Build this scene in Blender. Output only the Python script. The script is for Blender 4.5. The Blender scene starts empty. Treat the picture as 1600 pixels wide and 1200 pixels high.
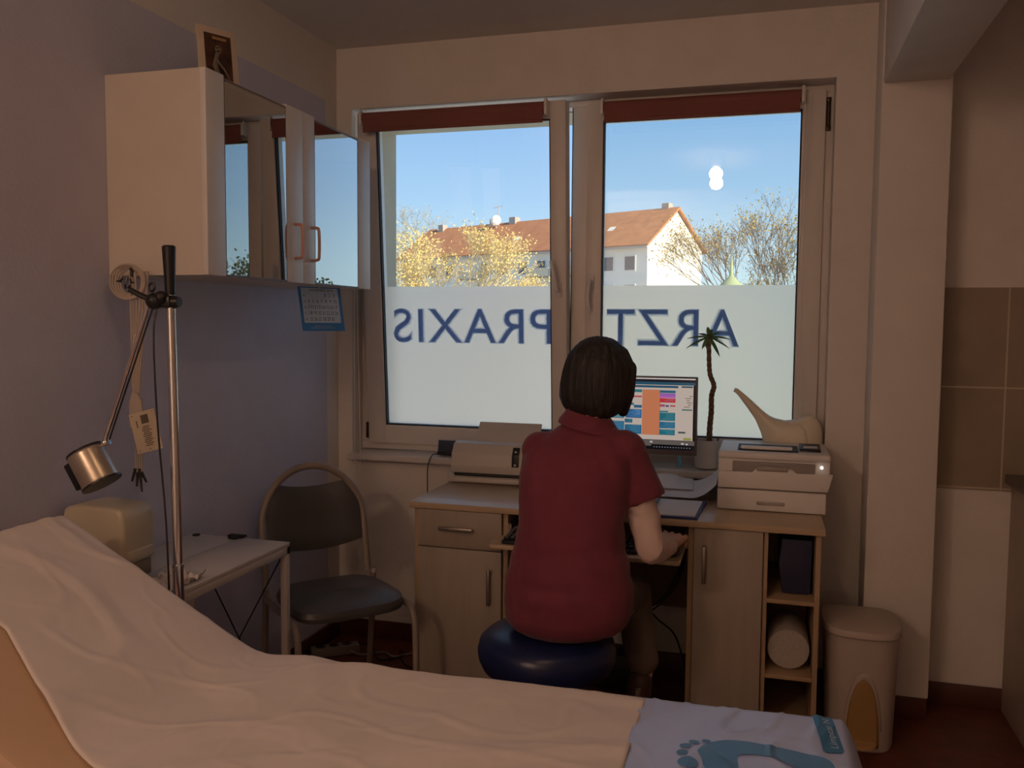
import bpy, bmesh, math, random
from math import pi, sin, cos, radians as R
from mathutils import Vector as V, Matrix, noise as mn
random.seed(7)
scn = bpy.context.scene
C = scn.collection

# ---------------------------------------------------------------- camera, sky, sun, exposure
cam = bpy.data.cameras.new('camera'); co = bpy.data.objects.new('camera', cam); C.objects.link(co)
co.location = (0, 0, 1.40); co.rotation_euler = (1.5014517, -0.0077527, 0.2816573)
cam.sensor_fit = 'HORIZONTAL'; cam.sensor_width = 36; cam.lens = 36 * 1369 / 1600
cam.clip_start = .05; cam.clip_end = 600
scn.camera = co
scn.view_settings.view_transform = 'Standard'; scn.view_settings.look = 'None'
scn.view_settings.gamma = 1; scn.view_settings.use_curve_mapping = False
scn.view_settings.exposure = 0.22

w = bpy.data.worlds.new('sky'); scn.world = w; w.use_nodes = True
nt = w.node_tree; nt.nodes.clear()
tc = nt.nodes.new('ShaderNodeTexCoord'); sx = nt.nodes.new('ShaderNodeSeparateXYZ')
rp = nt.nodes.new('ShaderNodeValToRGB'); bg = nt.nodes.new('ShaderNodeBackground'); out = nt.nodes.new('ShaderNodeOutputWorld')
nt.links.new(tc.outputs['Generated'], sx.inputs[0]); nt.links.new(sx.outputs['Z'], rp.inputs[0])
nt.links.new(rp.outputs[0], bg.inputs[0]); nt.links.new(bg.outputs[0], out.inputs[0])
cr = rp.color_ramp; cr.elements[0].position = 0.0; cr.elements[0].color = (.62, .83, .93, 1)
cr.elements[1].position = 1.0; cr.elements[1].color = (.12, .24, .5, 1)
for p, c in ((.06, (.57, .79, .94)), (.14, (.40, .62, .90)), (.24, (.27, .48, .82)), (.45, (.19, .36, .68))):
    e = cr.elements.new(p); e.color = (*c, 1)
bg.inputs[1].default_value = 1.0

sun = bpy.data.lights.new('sun', 'SUN'); so = bpy.data.objects.new('sun', sun); C.objects.link(so)
sun.energy = 7.0; sun.angle = R(.6); sun.color = (1, .86, .66)
sd = V((.84, -.40, .48)).normalized(); so.rotation_euler = sd.to_track_quat('Z', 'Y').to_euler(); so.location = (20, -20, 30)

# window portals guide the daylight sampling
for (x0, x1) in ((-1.69, -.79), (-.70, .19)):
    l = bpy.data.lights.new('window_daylight', 'AREA'); lo = bpy.data.objects.new('window_daylight', l); C.objects.link(lo)
    l.shape = 'RECTANGLE'; l.size = x1 - x0; l.size_y = 1.45; l.cycles.is_portal = True
    lo.location = ((x0 + x1) / 2, 3.93, 1.57); lo.rotation_euler = (R(-90), 0, 0)
LAMP = V((-.36, .95, 2.44)); LAMP_POWER = 5.0
# soft warm light of the room's other ceiling lamp, behind the camera
al = bpy.data.lights.new('rear_ceiling_light', 'AREA'); ao = bpy.data.objects.new('rear_ceiling_light', al); C.objects.link(ao)
al.shape = 'DISK'; al.size = .28; al.energy = 9.0; al.color = (1, .64, .43); ao.location = (-1.66, -1.1, 2.50); ao.rotation_euler = (R(42), R(-12), 0)
# added unseen fill light, bounced off the rear wall to soften the shadows
bl = bpy.data.lights.new('rear_wall_fill', 'AREA'); bo = bpy.data.objects.new('rear_wall_fill', bl); C.objects.link(bo)
bl.shape = 'DISK'; bl.size = .5; bl.energy = 27.0; bl.color = (1, .64, .43); bo.location = (-1.1, -.45, 1.95); bo.rotation_euler = (R(-88), 0, 0)

# ---------------------------------------------------------------- helpers
def srgb(h):
    if isinstance(h, str):
        h = h.lstrip('#'); v = [int(h[i:i + 2], 16) / 255 for i in (0, 2, 4)]
        return tuple(c / 12.92 if c <= .04045 else ((c + .055) / 1.055) ** 2.4 for c in v)
    return h
MC = {}
def mat(name, col, rough=.6, metal=0., var=.06, scale=8., bump=0., bscale=60., spec=.5, stretch=None, emit=0, coat=0, col2=None, sheen=0):
    if name in MC: return MC[name]
    m = bpy.data.materials.new(name); m.use_nodes = True; t = m.node_tree; b = t.nodes['Principled BSDF']
    col = srgb(col); MC[name] = m
    b.inputs['Roughness'].default_value = rough; b.inputs['Metallic'].default_value = metal
    b.inputs['Specular IOR Level'].default_value = spec
    if coat: b.inputs['Coat Weight'].default_value = coat; b.inputs['Coat Roughness'].default_value = .15
    if sheen: b.inputs['Sheen Weight'].default_value = sheen
    tcn = t.nodes.new('ShaderNodeTexCoord'); mp = t.nodes.new('ShaderNodeMapping'); t.links.new(tcn.outputs['Object'], mp.inputs[0])
    if stretch: mp.inputs['Scale'].default_value = stretch
    n = t.nodes.new('ShaderNodeTexNoise'); n.inputs['Scale'].default_value = scale; n.inputs['Detail'].default_value = 4
    t.links.new(mp.outputs[0], n.inputs['Vector'])
    r = t.nodes.new('ShaderNodeValToRGB'); r.color_ramp.elements[0].position = .3; r.color_ramp.elements[1].position = .7
    c2 = srgb(col2) if col2 else tuple(min(1, c * (1 + var)) for c in col)
    r.color_ramp.elements[0].color = (*[c * (1 - var) for c in col], 1); r.color_ramp.elements[1].color = (*c2, 1)
    t.links.new(n.outputs[0], r.inputs[0]); t.links.new(r.outputs[0], b.inputs['Base Color'])
    if bump:
        n2 = t.nodes.new('ShaderNodeTexNoise'); n2.inputs['Scale'].default_value = bscale; n2.inputs['Detail'].default_value = 5
        t.links.new(mp.outputs[0], n2.inputs['Vector'])
        bp = t.nodes.new('ShaderNodeBump'); bp.inputs['Strength'].default_value = bump; bp.inputs['Distance'].default_value = .01
        t.links.new(n2.outputs[0], bp.inputs['Height']); t.links.new(bp.outputs[0], b.inputs['Normal'])
    if emit:
        b.inputs['Emission Color'].default_value = (*col, 1); b.inputs['Emission Strength'].default_value = emit
    return m

def glass_mat(name, tint=(1, 1, 1), refl=1.0, ior=1.5):
    if name in MC: return MC[name]
    m = bpy.data.materials.new(name); MC[name] = m; m.use_nodes = True; t = m.node_tree; t.nodes.clear()
    o = t.nodes.new('ShaderNodeOutputMaterial'); mx = t.nodes.new('ShaderNodeMixShader'); tr = t.nodes.new('ShaderNodeBsdfTransparent')
    g = t.nodes.new('ShaderNodeBsdfGlossy'); f = t.nodes.new('ShaderNodeFresnel'); mu = t.nodes.new('ShaderNodeMath'); mu.operation = 'MULTIPLY'
    tr.inputs[0].default_value = (*tint, 1); g.inputs['Roughness'].default_value = 0.0; f.inputs[0].default_value = ior
    mu.inputs[1].default_value = refl; mu.use_clamp = True
    t.links.new(f.outputs[0], mu.inputs[0]); t.links.new(mu.outputs[0], mx.inputs[0]); t.links.new(tr.outputs[0], mx.inputs[1]); t.links.new(g.outputs[0], mx.inputs[2]); t.links.new(mx.outputs[0], o.inputs[0])
    return m

def film_mat(name, col, transl=.9, clear=0.0, scatter=0.0):
    if name in MC: return MC[name]
    m = bpy.data.materials.new(name); MC[name] = m; m.use_nodes = True; t = m.node_tree; t.nodes.clear()
    o = t.nodes.new('ShaderNodeOutputMaterial'); mx = t.nodes.new('ShaderNodeMixShader'); tl = t.nodes.new('ShaderNodeBsdfTranslucent')
    d = t.nodes.new('ShaderNodeBsdfDiffuse'); tl.inputs[0].default_value = (*col, 1); d.inputs[0].default_value = (*[c * .8 for c in col], 1)
    if scatter:
        rf = t.nodes.new('ShaderNodeBsdfRefraction'); rf.inputs['Roughness'].default_value = .75; rf.inputs['IOR'].default_value = 1.35; rf.inputs['Color'].default_value = (*col, 1)
        ms = t.nodes.new('ShaderNodeMixShader'); ms.inputs[0].default_value = scatter; t.links.new(tl.outputs[0], ms.inputs[1]); t.links.new(rf.outputs[0], ms.inputs[2]); tlo = ms.outputs[0]
    else: tlo = tl.outputs[0]
    mx.inputs[0].default_value = 1 - transl
    t.links.new(tlo, mx.inputs[1]); t.links.new(d.outputs[0], mx.inputs[2])
    if clear:
        m2 = t.nodes.new('ShaderNodeMixShader'); tr = t.nodes.new('ShaderNodeBsdfTransparent'); m2.inputs[0].default_value = clear
        t.links.new(mx.outputs[0], m2.inputs[1]); t.links.new(tr.outputs[0], m2.inputs[2]); t.links.new(m2.outputs[0], o.inputs[0])
    else: t.links.new(mx.outputs[0], o.inputs[0])
    return m

class MB:
    def __init__(s): s.b = bmesh.new()
    def _merge(s, t, M=None):
        me = bpy.data.meshes.new('tmp'); t.to_mesh(me); t.free()
        if M: me.transform(M)
        s.b.from_mesh(me); bpy.data.meshes.remove(me); return s
    def box(s, x0, x1, y0, y1, z0, z1, bev=0., seg=2, M=None):
        t = bmesh.new(); bmesh.ops.create_cube(t, size=1)
        for v in t.verts: v.co = V(((x0 + x1) / 2 + v.co.x * (x1 - x0), (y0 + y1) / 2 + v.co.y * (y1 - y0), (z0 + z1) / 2 + v.co.z * (z1 - z0)))
        if bev: bmesh.ops.bevel(t, geom=t.edges[:], offset=bev, segments=seg, profile=.5, affect='EDGES')
        return s._merge(t, M)
    def prism(s, pts, axis, a0, a1, bev=0., seg=2, M=None):
        # pts: 2D polygon, axis: direction of extrusion
        def P(p, a): return {'x': V((a, p[0], p[1])), 'y': V((p[0], a, p[1])), 'z': V((p[0], p[1], a))}[axis]
        t = bmesh.new(); va = [t.verts.new(P(p, a0)) for p in pts]; vb = [t.verts.new(P(p, a1)) for p in pts]; n = len(pts)
        t.faces.new(va); t.faces.new(vb[::-1])
        for i in range(n): t.faces.new((va[i], vb[i], vb[(i + 1) % n], va[(i + 1) % n]))
        bmesh.ops.recalc_face_normals(t, faces=t.faces[:])
        if bev: bmesh.ops.bevel(t, geom=t.edges[:], offset=bev, segments=seg, profile=.5, affect='EDGES')
        return s._merge(t, M)
    def tube(s, pts, r, seg=10, cap=True, flat=1.):
        pts = [V(p) for p in pts]; n = len(pts); rs = r if isinstance(r, (list, tuple)) else [r] * n
        t = bmesh.new(); rings = []; up = None
        for i, p in enumerate(pts):
            d = (pts[min(i + 1, n - 1)] - pts[max(i - 1, 0)]).normalized()
            if up is None:
                up = V((0, 0, 1)) if abs(d.z) < .9 else V((1, 0, 0))
            up = (up - d * up.dot(d)).normalized(); sd_ = d.cross(up)
            rings.append([t.verts.new(p + (up * cos(a) * flat + sd_ * sin(a)) * rs[i]) for a in [2 * pi * k / seg for k in range(seg)]])
        for i in range(n - 1):
            for k in range(seg): t.faces.new((rings[i][k], rings[i][(k + 1) % seg], rings[i + 1][(k + 1) % seg], rings[i + 1][k]))
        if cap: t.faces.new(rings[0][::-1]); t.faces.new(rings[-1])
        bmesh.ops.recalc_face_normals(t, faces=t.faces[:])
        return s._merge(t)
    def cone(s, a, b, r0, r1=None, seg=24): return s.tube([a, b], [r0, r0 if r1 is None else r1], seg)
    def lathe(s, prof, c=(0, 0, 0), seg=40, M=None, sx=1, sy=1):
        t = bmesh.new(); rings = []
        for r, z in prof:
            rings.append([t.verts.new((c[0] + r * sx * cos(a), c[1] + r * sy * sin(a), c[2] + z)) for a in [2 * pi * k / seg for k in range(seg)]])
        for i in range(len(prof) - 1):
            for k in range(seg): t.faces.new((rings[i][k], rings[i][(k + 1) % seg], rings[i + 1][(k + 1) % seg], rings[i + 1][k]))
        t.faces.new(rings[0][::-1]); t.faces.new(rings[-1]); bmesh.ops.remove_doubles(t, verts=t.verts[:], dist=1e-6)
        bmesh.ops.recalc_face_normals(t, faces=t.faces[:])
        return s._merge(t, M)
    def loft(s, rings, cap=True, closed=True):
        t = bmesh.new(); rr = [[t.verts.new(p) for p in r] for r in rings]; n = len(rr[0])
        for i in range(len(rr) - 1):
            for k in range(n if closed else n - 1): t.faces.new((rr[i][k], rr[i][(k + 1) % n], rr[i + 1][(k + 1) % n], rr[i + 1][k]))
        if cap and closed: t.faces.new(rr[0][::-1]); t.faces.new(rr[-1])
        bmesh.ops.recalc_face_normals(t, faces=t.faces[:])
        return s._merge(t)
    def ball(s, c, r, sc=(1, 1, 1), M=None, u=16, v=12):
        t = bmesh.new(); bmesh.ops.create_uvsphere(t, u_segments=u, v_segments=v, radius=r)
        mm = Matrix.Translation(V(c)) @ (M or Matrix()) @ Matrix.Diagonal((*sc, 1)); bmesh.ops.transform(t, matrix=mm, verts=t.verts[:])
        return s._merge(t)
    def quad(s, *p, th=0.):
        t = bmesh.new(); vs = [t.verts.new(q) for q in p]; f = t.faces.new(vs)
        if th:
            f.normal_update(); n = f.normal.copy(); e = bmesh.ops.extrude_face_region(t, geom=[f])
            for v in [g for g in e['geom'] if isinstance(g, bmesh.types.BMVert)]: v.co -= n * th
            bmesh.ops.recalc_face_normals(t, faces=t.faces[:])
        return s._merge(t)
    def mesh(s, me, M=None):
        me = me.copy()
        if M: me.transform(M)
        s.b.from_mesh(me); bpy.data.meshes.remove(me); return s
    def build(s, name, m, parent=None, smooth=True, sharp=35, world=True):
        me = bpy.data.meshes.new(name); s.b.to_mesh(me); s.b.free()
        return link(name, me, m, parent, smooth, sharp, world)
def root_of(o):
    while o.parent: o = o.parent
    return o
def link(name, me, m, parent=None, smooth=True, sharp=35, world=True):
    for mm in (m if isinstance(m, (list, tuple)) else [m]): me.materials.append(mm)
    if smooth:
        me.polygons.foreach_set('use_smooth', [True] * len(me.polygons))
        me.set_sharp_from_angle(angle=R(sharp))
    o = bpy.data.objects.new(name, me); C.objects.link(o)
    if parent:
        o.parent = parent
        if world: me.transform(Matrix.Translation(-root_of(parent).location))
    elif world:
        c = [V(v.co) for v in me.vertices]
        p = V(((min(v.x for v in c) + max(v.x for v in c)) / 2, (min(v.y for v in c) + max(v.y for v in c)) / 2, min(v.z for v in c)))
        me.transform(Matrix.Translation(-p)); o.location = p
    return o
def tag(o, label=None, cat=None, group=None, kind=None):
    if label: o['label'] = label
    if cat: o['category'] = cat
    if group: o['group'] = group
    if kind: o['kind'] = kind
    return o
def thing(name, label, cat, loc, rz=0., group=None):
    o = bpy.data.objects.new(name, None); C.objects.link(o); o.empty_display_size = .05
    o.location = loc; o.rotation_euler.z = rz
    return tag(o, label, cat, group)
def struct(name, mb, m, parent=None, **k): return tag(mb.build(name, m, parent, **k), kind='structure')

def bez(pts, n=8):
    """Catmull-Rom through points"""
    P = [V(p) for p in pts]; P = [P[0] * 2 - P[1]] + P + [P[-1] * 2 - P[-2]]; o = []
    for i in range(1, len(P) - 2):
        for k in range(n):
            t = k / n; a, b, c, d = P[i - 1:i + 3]
            o.append(.5 * ((2 * b) + (c - a) * t + (2 * a - 5 * b + 4 * c - d) * t * t + (3 * b - 3 * c + d - a) * t ** 3))
    o.append(P[-2]); return o

def text_mesh(s, offset=0., extrude=0., spacing=1.0):
    cu = bpy.data.curves.new('txt', 'FONT'); cu.body = s; cu.size = 1; cu.offset = offset; cu.extrude = extrude; cu.space_character = spacing; cu.resolution_u = 4
    o = bpy.data.objects.new('txt', cu); C.objects.link(o); dg = bpy.context.evaluated_depsgraph_get()
    me = bpy.data.meshes.new_from_object(o.evaluated_get(dg)); bpy.data.objects.remove(o); bpy.data.curves.remove(cu); return me
def fit_text(me, W, H):
    xs = [v.co.x for v in me.vertices]; ys = [v.co.y for v in me.vertices]
    x0, x1, y0, y1 = min(xs), max(xs), min(ys), max(ys)
    for v in me.vertices:
        v.co.x = (v.co.x - x0) / (x1 - x0) * W; v.co.y = (v.co.y - y0) / (y1 - y0) * H
    return me
def frame_M(o, ux, uy):
    ux = V(ux).normalized(); uy = V(uy).normalized(); n = ux.cross(uy)
    return Matrix(((ux.x, uy.x, n.x, o[0]), (ux.y, uy.y, n.y, o[1]), (ux.z, uy.z, n.z, o[2]), (0, 0, 0, 1)))

def organic(name, mb, m, parent, voxel=.006, it=6, disp=None, world=True):
    """union of overlapping volumes grown into one continuous skin"""
    me = bpy.data.meshes.new('tmp'); mb.b.to_mesh(me); mb.b.free()
    o = bpy.data.objects.new('tmp', me); C.objects.link(o)
    r = o.modifiers.new('r', 'REMESH'); r.mode = 'VOXEL'; r.voxel_size = voxel; r.use_smooth_shade = True
    s_ = o.modifiers.new('s', 'SMOOTH'); s_.factor = .5; s_.iterations = it
    dg = bpy.context.evaluated_depsgraph_get(); out_ = bpy.data.meshes.new_from_object(o.evaluated_get(dg))
    bpy.data.objects.remove(o); bpy.data.meshes.remove(me); out_.materials.clear()
    if disp:
        ns = [v.normal.copy() for v in out_.vertices]
        for v, n in zip(out_.vertices, ns): v.co += n * disp(v.co)
    return link(name, out_, m, parent, True, 180, world)
def limb(mb, pts, seg=16):
    """tapered joints: list of (point, radius)"""
    for i, (p, r) in enumerate(pts):
        mb.ball(p, r)
        if i: mb.tube([pts[i - 1][0], p], [pts[i - 1][1], r], seg)
    return mb
def ell(c, rx, ry, n=28, p=2.3, tilt=0.):
    o = []
    for k in range(n):
        a = 2 * pi * k / n; ca, sa = cos(a), sin(a)
        x = rx * (abs(ca) ** (2 / p)) * (1 if ca >= 0 else -1); y = ry * (abs(sa) ** (2 / p)) * (1 if sa >= 0 else -1)
        o.append(V((c[0] + x, c[1] + y, c[2] + x * tilt)))
    return o

# ---------------------------------------------------------------- materials
XL, W = -1.81, 3.50
M_white = mat('white wall paint', (.74, .70, .66), .8, var=.03, bump=.12, bscale=90)
M_ceil = mat('white ceiling paint', (.72, .69, .66), .85, var=.02)
M_frame = mat('white window plastic', (.72, .69, .66), .35, var=.02)
M_dark = mat('black rubber', (.012, .013, .016), .6)
M_wood = mat('maple laminate', (.52, .40, .27), .30, var=.08, scale=5, stretch=(1, 9, 9), coat=.2)
M_front = mat('pale maple front', (.36, .31, .255), .45, var=.05, scale=5, stretch=(9, 9, 1))
M_edge = mat('maple edging', (.40, .28, .17), .5, var=.06)
M_handle = mat('brushed grey metal handle', (.32, .29, .26), .35, .8)
M_chrome = mat('chrome', (.75, .74, .72), .12, 1.)
M_black = mat('black plastic', (.012, .012, .014), .38)
M_plasticw = mat('white plastic', (.74, .72, .70), .4, var=.02)
M_plasticg = mat('warm grey plastic', (.55, .52, .48), .45, var=.02)
M_cream = mat('cream plastic', (.60, .54, .40), .4, var=.02)
M_skin = mat('skin', (.62, .36, .26), .5, var=.06, scale=30)
M_paper = mat('printing paper', (.78, .80, .86), .7, var=.02)

def left_wall_mat():
    m = mat('lilac painted left wall', (.58, .58, .71), .75, var=.03, bump=.15, bscale=80); t = m.node_tree; b = t.nodes['Principled BSDF']
    col = b.inputs['Base Color'].links[0].from_socket
    g = t.nodes.new('ShaderNodeNewGeometry'); s = t.nodes.new('ShaderNodeSeparateXYZ'); t.links.new(g.outputs['Position'], s.inputs[0])
    a = t.nodes.new('ShaderNodeMath'); a.operation = 'LESS_THAN'; a.inputs[1].default_value = 2.331; t.links.new(s.outputs['Z'], a.inputs[0])
    c = t.nodes.new('ShaderNodeMath'); c.operation = 'LESS_THAN'; c.inputs[1].default_value = 3.396; t.links.new(s.outputs['Y'], c.inputs[0])
    k = t.nodes.new('ShaderNodeMath'); k.operation = 'MULTIPLY'; t.links.new(a.outputs[0], k.inputs[0]); t.links.new(c.outputs[0], k.inputs[1])
    mx = t.nodes.new('ShaderNodeMixRGB'); mx.inputs[1].default_value = (.74, .70, .66, 1); t.links.new(k.outputs[0], mx.inputs[0]); t.links.new(col, mx.inputs[2]); t.links.new(mx.outputs[0], b.inputs['Base Color'])
    return m
def tile_mat():
    m = mat('beige wall tile', (.31, .25, .18), .3, var=.15, scale=4); t = m.node_tree; b = t.nodes['Principled BSDF']
    col = b.inputs['Base Color'].links[0].from_socket
    g = t.nodes.new('ShaderNodeNewGeometry'); mp = t.nodes.new('ShaderNodeMapping'); t.links.new(g.outputs['Position'], mp.inputs[0])
    mp.inputs['Rotation'].default_value = (R(90), 0, 0); mp.inputs['Location'].default_value = (-.828, 0, 0)
    br = t.nodes.new('ShaderNodeTexBrick'); br.offset = 0; br.inputs['Scale'].default_value = 1; br.inputs['Brick Width'].default_value = .25; br.inputs['Row Height'].default_value = .365
    br.inputs['Mortar Size'].default_value = .003; br.inputs['Mortar'].default_value = (.55, .48, .38, 1)
    mp.inputs['Location'].default_value = (-.078, -0.0, 0)
    # brick rows run along Z
    s = t.nodes.new('ShaderNodeSeparateXYZ'); t.links.new(g.outputs['Position'], s.inputs[0]); cb = t.nodes.new('ShaderNodeCombineXYZ')
    ax = t.nodes.new('ShaderNodeMath'); ax.inputs[1].default_value = .172; t.links.new(s.outputs['X'], ax.inputs[0])
    az = t.nodes.new('ShaderNodeMath'); az.inputs[1].default_value = .278; t.links.new(s.outputs['Z'], az.inputs[0])
    t.links.new(ax.outputs[0], cb.inputs[0]); t.links.new(az.outputs[0], cb.inputs[1]); t.links.new(cb.outputs[0], br.inputs['Vector'])
    t.links.new(col, br.inputs['Color1']); t.links.new(col, br.inputs['Color2']); t.links.new(br.outputs['Color'], b.inputs['Base Color'])
    return m

# ---------------------------------------------------------------- room shell
XR, YB, ZC = 2.3, -2.0, 2.57
M_floor = mat('rust red linoleum', (.14, .038, .022), .45, var=.22, scale=14)
struct('floor', MB().box(XL - .2, XR + .2, YB - .2, 3.9, -.12, 0), M_floor)
struct('ceiling', MB().box(XL - .2, XR + .2, YB - .2, 3.9, ZC, ZC + .15), M_ceil)
struct('wall_left', MB().box(XL - .2, XL, YB, 3.9, 0, ZC), left_wall_mat())
struct('wall_right', MB().box(XR, XR + .2, YB, 3.9, 0, ZC), M_white)
struct('wall_back', MB().box(XL, XR, YB - .2, YB, 0, ZC), M_white)
WX0, WX1, WZ0, WZ1 = -1.742, .226, .80, 2.314
def wall_open(x0, x1, y0, y1, ox0, ox1, oz0, oz1):
    mb = MB(); mb.box(x0, ox0, y0, y1, 0, ZC).box(ox1, x1, y0, y1, 0, ZC).box(ox0, ox1, y0, y1, 0, oz0).box(ox0, ox1, y0, y1, oz1, ZC)
    return mb
struct('wall_window', wall_open(XL, XR, W, 3.67, WX0, WX1, WZ0, WZ1), M_white)
struct('wall_outside', wall_open(XL, XR, 3.67, 3.90, WX0 + .035, WX1 - .035, WZ0 + .02, WZ1 - .03), mat('tan outside render', (.52, .47, .36), .85, bump=.3))
struct('wall_column', MB().box(.362, .588, 3.32, W, .078, ZC, bev=.006), M_white)
struct('trim_beam', MB().box(.368, .575, YB, 3.32, 2.235, ZC, bev=.004), M_white)
struct('trim_tiles', MB().box(.588, 1.9, W - .008, W, .81, 1.54), tile_mat())
M_base = mat('dark red skirting', (.09, .026, .016), .5, var=.1)
struct('baseboard_window', MB().box(XL + .012, .362, W - .012, W, 0, .08, bev=.002), M_base)
struct('baseboard_kitchen', MB().box(.6, XR, W - .012, W, 0, .08, bev=.002), M_base)
struct('baseboard_left', MB().box(XL, XL + .012, YB, W - .012, 0, .08, bev=.002), M_base)
struct('baseboard_column', MB().box(.366, .584, 3.324, W, 0, .079, bev=.002), M_base)
# sill
struct('trim_sill', MB().prism([(3.455, .800), (3.62, .800), (3.62, .83), (3.455, .826)], 'x', -1.748, .24, bev=.004), M_frame)

# ---------------------------------------------------------------- window
FY = 3.60
win = thing('window_1', None, None, (-.75, FY, WZ0)); win['kind'] = 'structure'
fr = MB()
z0, z1 = .832, 2.314
fr.box(WX0, -1.70, FY, 3.67, .868, 2.288, bev=.002).box(.19, WX1, FY, 3.67, .868, 2.288, bev=.002)
fr.box(WX0, WX1, FY, 3.67, z0, .868, bev=.003).box(WX0, WX1, FY, 3.67, 2.288, z1, bev=.003)
fr.box(-.785, -.71, FY, 3.67, .868, 2.288, bev=.002)
tag(fr.build('window_frame', M_frame, win), kind='structure')
def sash(x0, x1, gx0, gx1, M, name, lab):
    """sash ring + gasket + panes + frosted film; M tilts it"""
    sy0, sy1 = FY - .018, FY + .055; a, b, g0, g1 = .862, 2.295, .945, 2.225
    mb = MB(); mb.box(x0, gx0, sy0, sy1, a, b, bev=.004, M=M).box(gx1, x1, sy0, sy1, a, b, bev=.004, M=M)
    mb.box(gx0 - .004, gx1 + .004, sy0, sy1, a, g0, bev=.004, M=M).box(gx0 - .004, gx1 + .004, sy0, sy1, g1, b, bev=.004, M=M)
    s = tag(mb.build(name, M_frame, win), kind='structure')
    gk = MB(); t = .005; y0_, y1_ = sy0 + .008, sy0 + .03
    gk.box(gx0 - .001, gx0 + t, y0_, y1_, g0, g1, M=M).box(gx1 - t, gx1 + .001, y0_, y1_, g0, g1, M=M).box(gx0, gx1, y0_, y1_, g0 - .001, g0 + t, M=M).box(gx0, gx1, y0_, y1_, g1 - t, g1 + .001, M=M)
    tag(gk.build('gasket', M_dark, s), kind='structure')
    gl = glass_mat('clear window glass', (.97, .99, .98))
    y = sy0 + .032
    p = MB(); p.quad(M @ V((gx0, y, g0)), M @ V((gx1, y, g0)), M @ V((gx1, y, g1)), M @ V((gx0, y, g1)), th=.004); tag(p.build('pane', gl, s), kind='structure')
    return s, y
Mt = Matrix.Translation((0, FY, .865)) @ Matrix.Rotation(R(4.4), 4, 'X') @ Matrix.Translation((0, -FY, -.865))
I4 = Matrix()
tag(MB().box(-.789, -.7852, FY + .002, FY + .05, .88, 2.285).build('gasket', M_dark, win), kind='structure')
sl, yl = sash(-1.700, -.790, -1.618, -.855, Mt, 'tilted_sash', '')
sr, yr = sash(-.722, .197, -.657, .112, I4, 'closed_sash', '')
# a second pane, very slightly bowed, behind the first one
gl = glass_mat('clear window glass')
tag(MB().quad((-.657, yr + .016, .945), (.112, yr + .016, .945), (.112, yr + .029, 2.225), (-.657, yr + .029, 2.225), th=.003).build('outer_pane', gl, sr), kind='structure')
# frosted film with the practice's lettering (readable from the street, mirrored from inside)
M_film = film_mat('frosted film', (1, .96, .90), .96, 0, .55)
M_let = [film_mat('blue lettering core', (.27, .33, .52), .9), film_mat('blue lettering soft', (.30, .40, .62), .9, .45), film_mat('blue lettering halo', (.45, .56, .80), .9, .70)]
def film(sashobj, gx0, gx1, y, M, text, tx0, tx1, cuts=None):
    zt = 1.558 if M is I4 else 1.556
    e = .004
    p = MB(); p.quad(M @ V((gx0 + e, y - .0015, .95)), M @ V((gx1 - e, y - .0015, .95)), M @ V((gx1 - e, y - .0015, zt)), M @ V((gx0 + e, y - .0015, zt)))
    f = tag(p.build('frosted_film', M_film, sashobj), kind='structure')
    for k, (off, yy) in enumerate(((.000, .0040), (.018, .0030), (.036, .0022))):
        me = text_mesh(text, offset=off - .004, spacing=1.10); grow = off * .12
        fit_text(me, (tx1 - tx0) + 2 * grow, .146 + 2 * grow)
        for v in me.vertices: v.co = M @ V((tx1 + grow - v.co.x, y - yy, 1.314 - grow + v.co.y))
        tag(MB().mesh(me).build('lettering', M_let[k], f, smooth=False), kind='structure')
film(sl, -1.618, -.855, yl, Mt, 'PRAXIS', -1.575, -.862)
film(sr, -.657, .112, yr, I4, 'ARZT', -.634, -.104)
# handles, hinges
def win_handle(par, x, z, y, flip, M):
    mb = MB(); mb.box(x - .014, x + .014, y - .008, y, z - .03, z + .03, bev=.004, M=M)
    pts = [M @ V(p) for p in bez([(x, y - .005, z), (x, y - .038, z + .002 * flip), (x - .004 * flip, y - .046, z + .02 * flip), (x - .012, y - .044, z + .07 * flip), (x - .022, y - .040, z + .12 * flip)])]
    mb.tube(pts, .0085, 10); tag(mb.build('window_handle', M_plasticw, par), kind='structure')
win_handle(sl, -.822, 1.54, FY - .018, 1, Mt)
mb = MB(); mb.box(-.712, -.684, FY - .026, FY - .018, 1.54, 1.60, bev=.004)
mb.tube(bez([(-.698, FY - .02, 1.575), (-.698, FY - .055, 1.575), (-.70, FY - .063, 1.56), (-.706, FY - .06, 1.51), (-.700, FY - .052, 1.455)]), .0085, 10)
tag(mb.build('window_handle', M_plasticw, sr), kind='structure')
tag(MB().cone((.207, FY - .008, 2.16), (.207, FY - .008, 2.25), .008, .008, 12).box(.198, .216, FY - .012, FY, 2.14, 2.16, bev=.002).box(.198, .216, FY - .012, FY, 2.25, 2.265, bev=.002).build('hinge', mat('brown hinge metal', (.06, .035, .02), .4, .5), win), kind='structure')
tag(MB().cone((-1.716, FY - .004, .88), (-1.716, FY - .004, .95), .006, .006, 10).build('hinge', MC['brown hinge metal'], win), kind='structure')

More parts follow.
